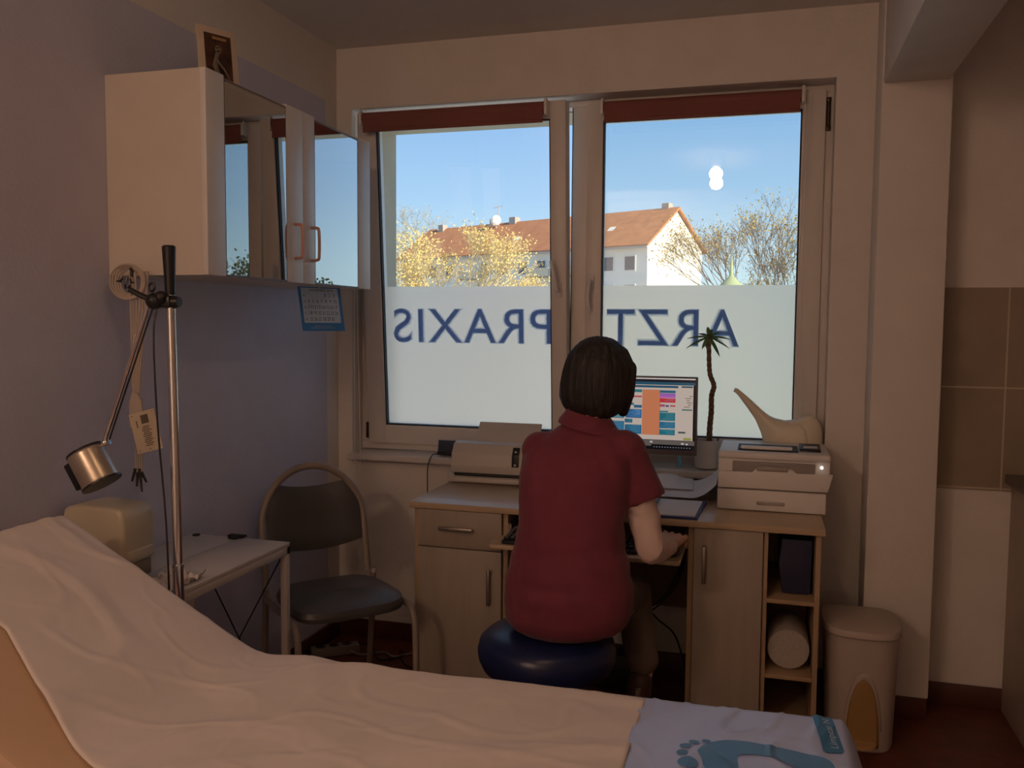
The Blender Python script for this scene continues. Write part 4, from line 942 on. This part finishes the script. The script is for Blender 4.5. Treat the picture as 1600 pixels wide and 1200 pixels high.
# ---------------------------------------------------------------- kitchen base cabinet and counter
t = thing('kitchen_cabinet', 'cream kitchen base cabinet at the right edge of the room', 'cabinet', (1.2, 3.2, 0))
MB().box(.862, 1.5, 2.93, W - .009, .0, .838, bev=.002).build('body', mat('cream kitchen front', (.50, .41, .33), .5), t)
MB().box(.868, 1.17, 2.912, 2.93, .10, .83, bev=.002).build('door', MC['cream kitchen front'], t)
MB().box(1.174, 1.495, 2.912, 2.93, .10, .83, bev=.002).build('door', MC['cream kitchen front'], t)
tag(MB().box(.840, 1.53, 2.90, W - .009, .840, .872, bev=.003).build('kitchen_worktop', mat('grey stone worktop', (.15, .13, .12), .35, var=.3, scale=80)), 'dark grey worktop end at the right edge', 'worktop')

# ---------------------------------------------------------------- floor cables and power strip
M_gcab = mat('grey floor cable', (.30, .27, .25), .5)
tag(MB().tube(bez([(-1.66, 3.285, .022), (-1.60, 3.28, .006), (-1.52, 3.33, .006), (-1.45, 3.30, .006), (-1.38, 3.38, .006), (-1.30, 3.40, .006), (-1.238, 3.465, .006), (-1.1, 3.47, .006)]), .0045, 8).build('power_cable', M_gcab), 'pale grey power cable snaking from the power strip towards the desk', 'cable')
tag(MB().tube(bez([(-1.70, 3.40, .006), (-1.60, 3.38, .006), (-1.50, 3.25, .006), (-1.42, 3.33, .006), (-1.46, 3.36, .006), (-1.36, 3.22, .006), (-1.25, 3.24, .006)]), .0035, 8).build('power_cable', M_black), 'thin black cable lying on the floor beneath the chair', 'cable')
t = thing('power_strip', 'grey power strip on the floor beneath the chair', 'power strip', (-1.71, 3.27, 0))
Mp = Matrix.Translation((-1.71, 3.262, 0)) @ Matrix.Rotation(R(38), 4, 'Z')
MB().box(-.10, .10, -.026, .026, .001, .040, bev=.006, M=Mp).build('housing', mat('grey strip housing', (.30, .27, .23), .5), t)
for k in range(3): MB().lathe([(.001, .036), (.016, .036), (.018, .0415), (.020, .0415), (.001, .0415)], (0, 0, 0), M=Mp @ Matrix.Translation((-.06 + .055 * k, 0, 0))).build('socket', M_dark, t)
for k, (lab, P_) in enumerate((('black cable hanging in a loop under the desk', [(-.27, 3.30, .62), (-.28, 3.28, .50), (-.36, 3.26, .36), (-.46, 3.28, .33), (-.55, 3.30, .42), (-.60, 3.38, .55)]), ('second black cable crossing under the desk to the right', [(-.55, 3.34, .55), (-.46, 3.30, .42), (-.38, 3.28, .30), (-.30, 3.30, .22), (-.26, 3.36, .05)]), ('thin black cable hanging beside the right desk panel', [(-.262, 3.10, .63), (-.258, 3.10, .56), (-.285, 3.12, .47), (-.34, 3.2, .38), (-.40, 3.3, .30)]))):
    tag(MB().tube(bez(P_), .0035, 8).build('computer_cable', M_black), lab, 'cable')
tag(MB().box(-.80, -.45, 3.25, 3.38, 0, .14, bev=.01).build('computer_case', M_black), 'black case on the floor deep under the desk', 'case')

# ---------------------------------------------------------------- examination couch
def yfar(x): return 1.765 + .0245 * (x - .13)
BW = .575
def zc(x):
    if x > -1.06: return 0.
    f_ = min(1, (-1.06 - x) / .10); s_ = .56 * ((-1.06 - x) - .05 * f_ * (2 - f_)) if x > -1.62 else .56 * (.56 - .05) - ((-1.62 - x) / .07) ** 2 * .05
    return max(0, s_)
ZB = .630
M_couch = mat('tan couch vinyl', (.58, .40, .26), .42, var=.04)
t = thing('examination_couch', 'padded examination couch with raised headrest in the foreground', 'couch', (-.78, 1.46, 0))
def slab(x0, x1, n, th, name, inset=0., foot=False):
    rg = []
    for i in range(n + 1):
        x = x0 + (x1 - x0) * i / n; z = ZB + zc(x); e = .02; yf = yfar(x) - .012 - inset; yn = yf - BW - .03 + 2 * inset
        ends = min(1, min(i, n - i) / 1.0 + .25) if foot else 1
        zz = z - (1 - ends) * .018
        rg.append([V((x, yf, zz - e)), V((x, yf - .006, zz - .006)), V((x, yf - e, zz)), V((x, (yf + yn) / 2, zz + .004)), V((x, yn + e, zz)), V((x, yn + .006, zz - .006)), V((x, yn, zz - e)), V((x, yn, z - th + .01)), V((x, yn + e, z - th)), V((x, yf - e, z - th)), V((x, yf, z - th + .01))])
    return MB().loft(rg).build(name, M_couch, t)
slab(.145, -1.055, 30, .07, 'mattress', foot=True)
slab(-1.065, -1.68, 24, .06, 'headrest', foot=True)
M_cfr = mat('white couch frame', (.55, .5, .46), .4)
MB().box(-1.06, .10, 1.20, 1.235, .52, .56, bev=.003).box(-1.06, .10, 1.67, 1.705, .52, .56, bev=.003).box(.065, .10, 1.20, 1.70, .52, .56, bev=.003).box(-1.06, -1.025, 1.20, 1.70, .52, .56, bev=.003).build('frame', M_cfr, t)
for x in (-.98, .02):
    for y in (1.215, 1.69): MB().box(x - .018, x + .018, y - .018, y + .018, 0, .53, bev=.003).build('leg', M_cfr, t)
for y in (1.25, 1.66): MB().tube([(-1.04, y, .55), (-1.40, y, .76)], .011, 10).build('headrest_strut', M_chrome, t)

def wr(x, y):
    """creases of the paper"""
    h = .0060 * mn.noise(V((x * 3 + y * 2, y * 3.5 - x * 1.5, 0)))
    r1 = abs(mn.noise(V((x * 2.1 + y * 1.8, y * 3.1 - x * 1.2, 7)))); h += .0050 * max(0, .15 - r1) / .15
    r2 = abs(mn.noise(V((x * 6.5 - y * 4, y * 6 + x * 3, 17)))); h += .0014 * max(0, .08 - r2) / .08
    r3 = abs(mn.noise(V((x * 3.6 + y * 3.5, y * 5.2 - x * 2.8, 43)))); h += .0024 * max(0, .10 - r3) / .10
    h += .0007 * mn.noise(V((x * 24, y * 22, 3)))
    return h
def sheet_surface(name, m, x0, x1, nx, ny, y_over_far, y_near, lift, wrf, label=None, cat=None):
    b_ = bmesh.new(); g_ = []
    for i in range(nx + 1):
        x = x0 + (x1 - x0) * i / nx; row = []; yn = y_near(x); yf = yfar(x)
        for j in range(ny + 1):
            v = j / ny; y = yf + .004 + (yn - yf) * v; z = ZB + zc(x) + lift; edge = min(1, (yf - y + .004) / .02)
            wv = wrf(x, y)
            # far bulges along the hinge where paper bunches up
            z += wv * (.25 + .75 * min(1, (yf - y) / .06 + .3)) + .006 * max(0, 1 - abs(x + .98) / .09) * (1 - .6 * v) + .005 * max(0, 1 - abs(x + .83) / .06) * (1 - .8 * v)
            if edge < 1: z -= .016 * (1 - edge) ** 2
            row.append(b_.verts.new((x, y, z)))
        row = [b_.verts.new((x, yf + .006, row[0].co.z - y_over_far)), ] + row
        if yn < yfar(x) - BW - .035: row.append(b_.verts.new((x, yn - .004, row[-1].co.z - .035)))
        else: row.append(b_.verts.new((x, yn - .003, row[-1].co.z - .003)))
        g_.append(row)
    for i in range(nx):
        for j in range(len(g_[0]) - 1): b_.faces.new((g_[i][j], g_[i + 1][j], g_[i + 1][j + 1], g_[i][j + 1]))
    mb_ = MB(); mb_._merge(b_); o_ = mb_.build(name, m, sharp=60)
    md = o_.modifiers.new('s', 'SOLIDIFY'); md.thickness = .0012; md.offset = 1
    return tag(o_, label, cat) if label else o_
def near_edge(x):
    base = yfar(x) - BW - .030
    if x < -.90: base += .045 + .16 * min(1, max(0, (-1.02 - x) / .38)) ** 1.2
    else: base += .045 * max(0, min(1, (-.80 - x) / .10))
    return base
M_sheet = mat('thin white paper sheet', (.74, .67, .63), .85, var=.03)
sheet_surface('paper_sheet', M_sheet, -.214, -1.655, 190, 90, .03, near_edge, .010, wr, 'crinkled white paper sheet covering the couch and its headrest', 'paper sheet')

# foot cover (shiny printed plastic film)
def wr2(x, y):
    a_ = mn.noise(V((x * 7 + y * 4, y * 9 - x * 3, 21))); r1 = abs(mn.noise(V((x * 9 - y * 6, y * 5 + x * 8, 31))))
    return .0035 * a_ + .004 * max(0, .14 - r1) / .14
M_cov = mat('pale blue white plastic film', (.48, .58, .88), .38, var=.05, scale=6, coat=.15)
b_ = bmesh.new(); g_ = []; nx, ny = 70, 90
FX0, FX1 = -.222, .212
def cover_pt(x, v):
    yf = yfar(x); yn = yf - BW - .03; y = yf + .010 + (yn - yf - .02) * v
    q = max(0, (x - .158) / .054); z = ZB + .0125 + wr2(x, y) * .8
    z -= .085 * q ** 1.6; xx = x - .012 * q
    ed = max(0, 1 - (yf + .01 - y) / .03); z -= .022 * ed ** 2
    y -= .045 * q * (1 - v) ** 4
    return V((xx, y, z))
for i in range(nx + 1):
    x = FX0 + (FX1 - FX0) * i / nx
    row = [b_.verts.new(cover_pt(x, j / ny)) for j in range(ny + 1)]
    row = [b_.verts.new(row[0].co + V((0, .002, -.03)))] + row + [b_.verts.new(row[-1].co + V((0, -.002, -.03)))]
    g_.append(row)
for i in range(nx):
    for j in range(len(g_[0]) - 1): b_.faces.new((g_[i][j], g_[i + 1][j], g_[i + 1][j + 1], g_[i][j + 1]))
last = [b_.verts.new(v.co + V((.002, 0, -.06))) for v in g_[-1]]
for j in range(len(last) - 1): b_.faces.new((g_[-1][j], last[j], last[j + 1], g_[-1][j + 1]))
mb = MB(); mb._merge(b_)
t = thing('foot_cover', 'pale blue plastic cover with a printed footprint over the foot end of the couch', 'cover', (-.02, 1.46, ZB))
cv = mb.build('film', M_cov, t, sharp=60); md = cv.modifiers.new('s', 'SOLIDIFY'); md.thickness = .001; md.offset = 1
def on_cover(x, y, off=.0016):
    v = (yfar(x) + .010 - y) / (BW + .05); p = cover_pt(x, v); return V((x, y, p.z + off))
def decal(pts, m, name, par, off=.0022, sub=.008):
    b2 = bmesh.new(); f = b2.faces.new([b2.verts.new((p[0], p[1], 0)) for p in pts])
    bmesh.ops.triangulate(b2, faces=[f])
    for _ in range(6):
        es = [e_ for e_ in b2.edges if e_.calc_length() > sub]
        if not es: break
        bmesh.ops.subdivide_edges(b2, edges=es, cuts=1); bmesh.ops.triangulate(b2, faces=b2.faces[:])
    for v in b2.verts: v.co = on_cover(v.co.x, v.co.y, off)
    for f in b2.faces:
        f.normal_update()
        if f.normal.z < 0: f.normal_flip()
    m_ = MB(); m_._merge(b2); return m_.build(name, m, par)
M_pb = mat('light blue print', (.10, .27, .52), .4, var=.04)
M_pd = mat('teal blue print', (.04, .20, .40), .4, var=.04)
def blob(c, rx, ry, rot=0, n=20): return [(c[0] + rx * cos(a) * cos(rot) - ry * sin(a) * sin(rot), c[1] + rx * cos(a) * sin(rot) + ry * sin(a) * cos(rot)) for a in [2 * pi * k / n for k in range(n)]]
fp = bez([(-.097, 1.536, 0), (-.086, 1.567, 0), (-.062, 1.590, 0), (-.040, 1.600, 0), (-.010, 1.604, 0), (.022, 1.600, 0), (.069, 1.592, 0), (.113, 1.577, 0), (.132, 1.555, 0), (.130, 1.520, 0), (.105, 1.505, 0), (.075, 1.525, 0), (.053, 1.540, 0), (.035, 1.551, 0), (.009, 1.558, 0), (-.020, 1.552, 0), (-.028, 1.535, 0), (-.026, 1.500, 0), (-.045, 1.470, 0), (-.070, 1.470, 0), (-.082, 1.490, 0), (-.088, 1.515, 0)], 4)
decal([(p.x, p.y) for p in fp], M_pb, 'footprint_sole', cv)
for c_, a_, b2_, r_ in (((-.110, 1.494), .018, .018, .3), ((-.1225, 1.526), .0100, .0105, .2), ((-.119, 1.552), .0105, .0095, -.2), ((-.105, 1.570), .0095, .0085, -.2), ((-.084, 1.582), .0080, .0065, 0)):
    decal(blob(c_, a_, b2_, r_), M_pb, 'footprint_toe', cv)
tagp = [(.108, 1.752), (.136, 1.752), (.142, 1.744), (.154, 1.618), (.150, 1.608), (.124, 1.603), (.118, 1.608), (.1065, 1.744)]
decal(tagp, M_pd, 'name_field', cv, .0026)
me = fit_text(text_mesh('Limptar N', offset=.005), .112, .017)
mt = MB(); mt.mesh(me); bmesh.ops.subdivide_edges(mt.b, edges=mt.b.edges[:], cuts=1)
for v in mt.b.verts:
    q = v.co.copy(); v.co = on_cover(.145 - q.y - .08 * (q.x - .05) * 1.1, 1.622 + q.x, .0036)
mt.build('name_lettering', mat('pale print', (.50, .62, .80), .5), cv, smooth=False)

# ---------------------------------------------------------------- outside: ground, apartment block, trees
struct('ground', MB().box(-160, 120, 6, 260, -5.3, -5.0), mat('sunlit pale paved ground', (.55, .53, .48), .9, var=.2, scale=.3))
bld = thing('apartment_building', 'long apartment block with red tiled roof and bright white gable outside', 'building', (-10.99, 84.04, -5))
ca = V((-.9075, .4200, 0)); cb = V((.4200, .9075, 0)); O = V((-10.99, 84.04, 0)); Lb, Db, EZ, RZ = 34.8, 10.4, 8.95, 12.75
def bpnt(u, v, z): return O + ca * u + cb * v + V((0, 0, z))
M_bw = mat('light grey facade render', (.82, .80, .74), .85, var=.03, scale=.4)
mb = MB(); mb.loft([[bpnt(u, 0, -5), bpnt(u, Db, -5), bpnt(u, Db, EZ), bpnt(u, Db / 2, RZ - .1), bpnt(u, 0, EZ)] for u in (0, Lb)])
mb.build('walls', M_bw, bld, smooth=False)
M_roof = mat('red clay roof tiles', (.44, .185, .085), .8, var=.15, scale=1.2, bump=.3, bscale=3)
ov = .35
for s_ in (0, 1):
    v0, v1 = (-.55, Db / 2) if s_ == 0 else (Db / 2, Db + .55); za, zb_ = (EZ - .25, RZ) if s_ == 0 else (RZ, EZ - .25)
    mb = MB(); mb.loft([[bpnt(u, v0, za), bpnt(u, v1, zb_), bpnt(u, v1, zb_ + .25), bpnt(u, v0, za + .25)] for u in (-ov, Lb + ov)]); mb.build('roof', M_roof, bld, smooth=False)
mb = MB(); mb.loft([[bpnt(u, -.70, EZ - .32), bpnt(u, -.52, EZ - .32), bpnt(u, -.52, EZ - .15), bpnt(u, -.70, EZ - .15)] for u in (-ov, Lb + ov)]); mb.build('gutter', mat('grey gutter', (.4, .38, .36), .5), bld, smooth=False)
M_wg = mat('dull window glass', (.10, .12, .15), .2); M_wf = mat('white window border', (.75, .73, .7), .6)
for row, zc_ in enumerate((7.25, 4.5, 1.7)):
    for k in range(12):
        u = 1.7 + k * 2.75 + (.0 if k % 2 else .25)
        if k in (3, 8) : continue
        if row == 2 and k > 6: continue
        hw, hh = (.55, .65) if k % 4 != 2 else (.85, .65)
        def bb(u0, u1, v0, v1, za, zb2): 
            m_ = MB(); m_.loft([[bpnt(uu, v0, za), bpnt(uu, v1, za), bpnt(uu, v1, zb2), bpnt(uu, v0, zb2)] for uu in (u0, u1)]); return m_
        f_ = bb(u - hw - .12, u + hw + .12, -.06, .02, zc_ - hh - .12, zc_ + hh + .12).build('window', M_wf, bld, smooth=False)
        bb(u - hw, u + hw, -.09, -.05, zc_ - hh, zc_ + hh).build('pane', M_wg, f_, smooth=False)
for u in (9.3, 12.5, 22.5):
    for z in (3.3, 6.1):
        m_ = MB(); m_.loft([[bpnt(uu, -1.3, z), bpnt(uu, 0, z), bpnt(uu, 0, z + .15), bpnt(uu, -1.3, z + .15)] for uu in (u - 1.5, u + 1.5)]); m_.loft([[bpnt(uu, -1.3, z), bpnt(uu, -1.2, z), bpnt(uu, -1.2, z + 1.0), bpnt(uu, -1.3, z + 1.0)] for uu in (u - 1.5, u + 1.5)])
        m_.build('balcony', mat('cream balcony', (.62, .55, .42), .7), bld, smooth=False)
for u, v, h, wd in ((1.2, Db / 2 + .2, .7, .4), (24.3, Db / 2, .7, .4), (21.2, Db / 2, .75, .45), (32.6, Db / 2 - .3, .6, .4)):
    m_ = MB(); m_.loft([[bpnt(u + a * wd, v + b * wd, z) for a, b in ((-1, -1), (1, -1), (1, 1), (-1, 1))] for z in (RZ - .6, RZ + h)]); m_.build('chimney', mat('grey chimney', (.42, .36, .32), .8), bld, smooth=False)
c_ = bpnt(23.2, Db / 2 - 1.0, RZ + .45)
m_ = MB(); m_.ball(c_, .62, (1, .35, 1)); m_.cone(c_ + V((0, .2, -1.2)), c_ + V((0, .2, .2)), .06); m_.build('satellite_dish', mat('white dish', (.85, .85, .85), .5), bld)
m_ = MB(); m_.cone(c_ + V((.2, .4, -1)), c_ + V((.2, .4, 1.9)), .05, .05, 8); m_.cone(c_ + V((-.4, .4, 1.5)), c_ + V((.7, .4, 1.7)), .04, .04, 6); m_.build('aerial', mat('grey aerial', (.4, .4, .4), .5), bld)
m_ = MB(); 
for u, v in ((5.4, 2.0), (17.5, 1.6)): m_.loft([[bpnt(uu, v, EZ + v / 5.2 * 3.8 + .1), bpnt(uu, v + .6, EZ + (v + .6) / 5.2 * 3.8 + .1), bpnt(uu, v + .6, EZ + (v + .6) / 5.2 * 3.8 + .35), bpnt(uu, v, EZ + v / 5.2 * 3.8 + .35)] for uu in (u, u + .7)])
m_.build('roof_vent', M_wf, bld, smooth=False)

def tree(name, label, base, H, spread, leafcol, nleaf, leafsize, barkcol, seed, levels=5, lz=1.0, lean=(0, 0), group=None, r0=.22, low=.0):
    rnd = random.Random(seed); t_ = thing(name, label, 'tree', base, group=group); wood = MB(); tips = []
    base = V(base)
    segs = []
    def grow(p, d, L, r, lv):
        q = p + d * L; segs.append((p, q, r, r * .68)); tips.append((q, lv))
        if lv == 0: return
        for k in range(3 if lv > 1 else 4):
            a = rnd.uniform(0, 2 * pi); tlt = rnd.uniform(.25, .75) * spread
            ax = V((cos(a), sin(a), 0)); nd = (d + ax * tlt + V((0, 0, .10))).normalized()
            grow(p.lerp(q, rnd.uniform(.65, 1)), nd, L * rnd.uniform(.66, .84), r * .62, lv - 1)
    grow(base, V((lean[0], lean[1], 1)).normalized(), H * .30, r0, levels)
    t2 = bmesh.new()
    for p, q, a, b2 in segs:
        d = (q - p).normalized(); u = d.orthogonal().normalized(); v = d.cross(u); ra = []; rb_ = []
        for k in range(4):
            g2 = pi / 2 * k; o_ = u * cos(g2) + v * sin(g2); ra.append(t2.verts.new(p + o_ * a)); rb_.append(t2.verts.new(q + o_ * b2))
        for k in range(4): t2.faces.new((ra[k], ra[(k + 1) % 4], rb_[(k + 1) % 4], rb_[k]))
    wood._merge(t2); wood.build('trunk_and_branches', mat('bark ' + name + str(seed), barkcol, .9, var=.1), t_)
    if nleaf:
        t3 = bmesh.new(); cand = [q for q, lv in tips if lv <= 2 and q.z > base.z + H * low]
        for k in range(nleaf):
            c2 = rnd.choice(cand) + V((rnd.gauss(0, .28), rnd.gauss(0, .28), rnd.gauss(0, .25))) * lz
            n_ = V((rnd.gauss(0, 1), rnd.gauss(0, 1), rnd.gauss(0, 1))).normalized(); u = n_.orthogonal().normalized() * leafsize * rnd.uniform(.6, 1.2); v = n_.cross(u).normalized() * leafsize * .7
            t3.faces.new([t3.verts.new(c2 + u), t3.verts.new(c2 + v), t3.verts.new(c2 - u), t3.verts.new(c2 - v)])
        lm = MB(); lm._merge(t3); lm.build('foliage', mat('leaf ' + label[:28], leafcol, .8, var=.25, scale=.8), t_, smooth=False)
    return t_
Y1 = (.74, .54, .20)
tree('autumn_tree', 'yellow autumn tree before the left end of the building', (-24.6, 60, -5), 13.2, 1.0, Y1, 2900, .085, (.60, .50, .30), 3, levels=6, r0=.14)
tree('autumn_tree', 'yellow autumn tree before the middle of the red roof', (-21.3, 61, -5), 14.2, .9, Y1, 3300, .085, (.60, .50, .30), 5, levels=6, r0=.15)
tree('autumn_tree', 'lower yellow autumn tree nearest the window mullion', (-18.2, 62, -5), 12.0, .9, Y1, 2300, .08, (.60, .50, .30), 8, levels=6, r0=.12)
tree('bare_tree', 'tall pale bare tree rising behind the left end of the roof', (-42.5, 112, -5), 23, 1.0, (.45, .40, .25), 500, .12, (.42, .38, .30), 11, levels=6, r0=.22)
tree('sparse_tree', 'sparse yellow leafed tree at the right side of the right window', (.35, 50, -5), 13.0, .78, (.45, .30, .06), 4200, .065, (.13, .10, .07), 21, levels=7, r0=.15)
tree('sparse_tree', 'smaller sparse tree left of the one at the right window edge', (-.1, 52, -5), 10.2, .40, (.42, .30, .08), 1100, .06, (.12, .10, .07), 26, levels=6, r0=.12)
for k, (x, y, h) in enumerate(((35.2, 58.5, 12.6), (37.4, 58, 12.0), (33.0, 59, 12.4), (30, 60, 11), (40, 57, 11))):
    tree('distant_tree', 'distant tree seen only as a reflection in the cabinet glass', (x, y, -5), h, .95, (.10, .12, .05) if k == 0 else (.20, .19, .12), 900, .16, (.12, .10, .08), 40 + k, levels=5, r0=.2, group='distant trees mirrored in the cabinet glass')
t = thing('turret_roof', 'pale green pointed turret tip above the frosted pane', 'turret', (-1.53, 40, -5))
m_ = MB(); m_.lathe([(.001, -5), (.6, -5), (.6, 2.7), (.75, 2.75), (.50, 3.15), (.26, 3.38), (.10, 3.55), (.05, 4.2), (.001, 4.55)], (-1.53, 40, 0), seg=20); m_.build('spire', mat('pale green copper', (.36, .42, .24), .6), t)
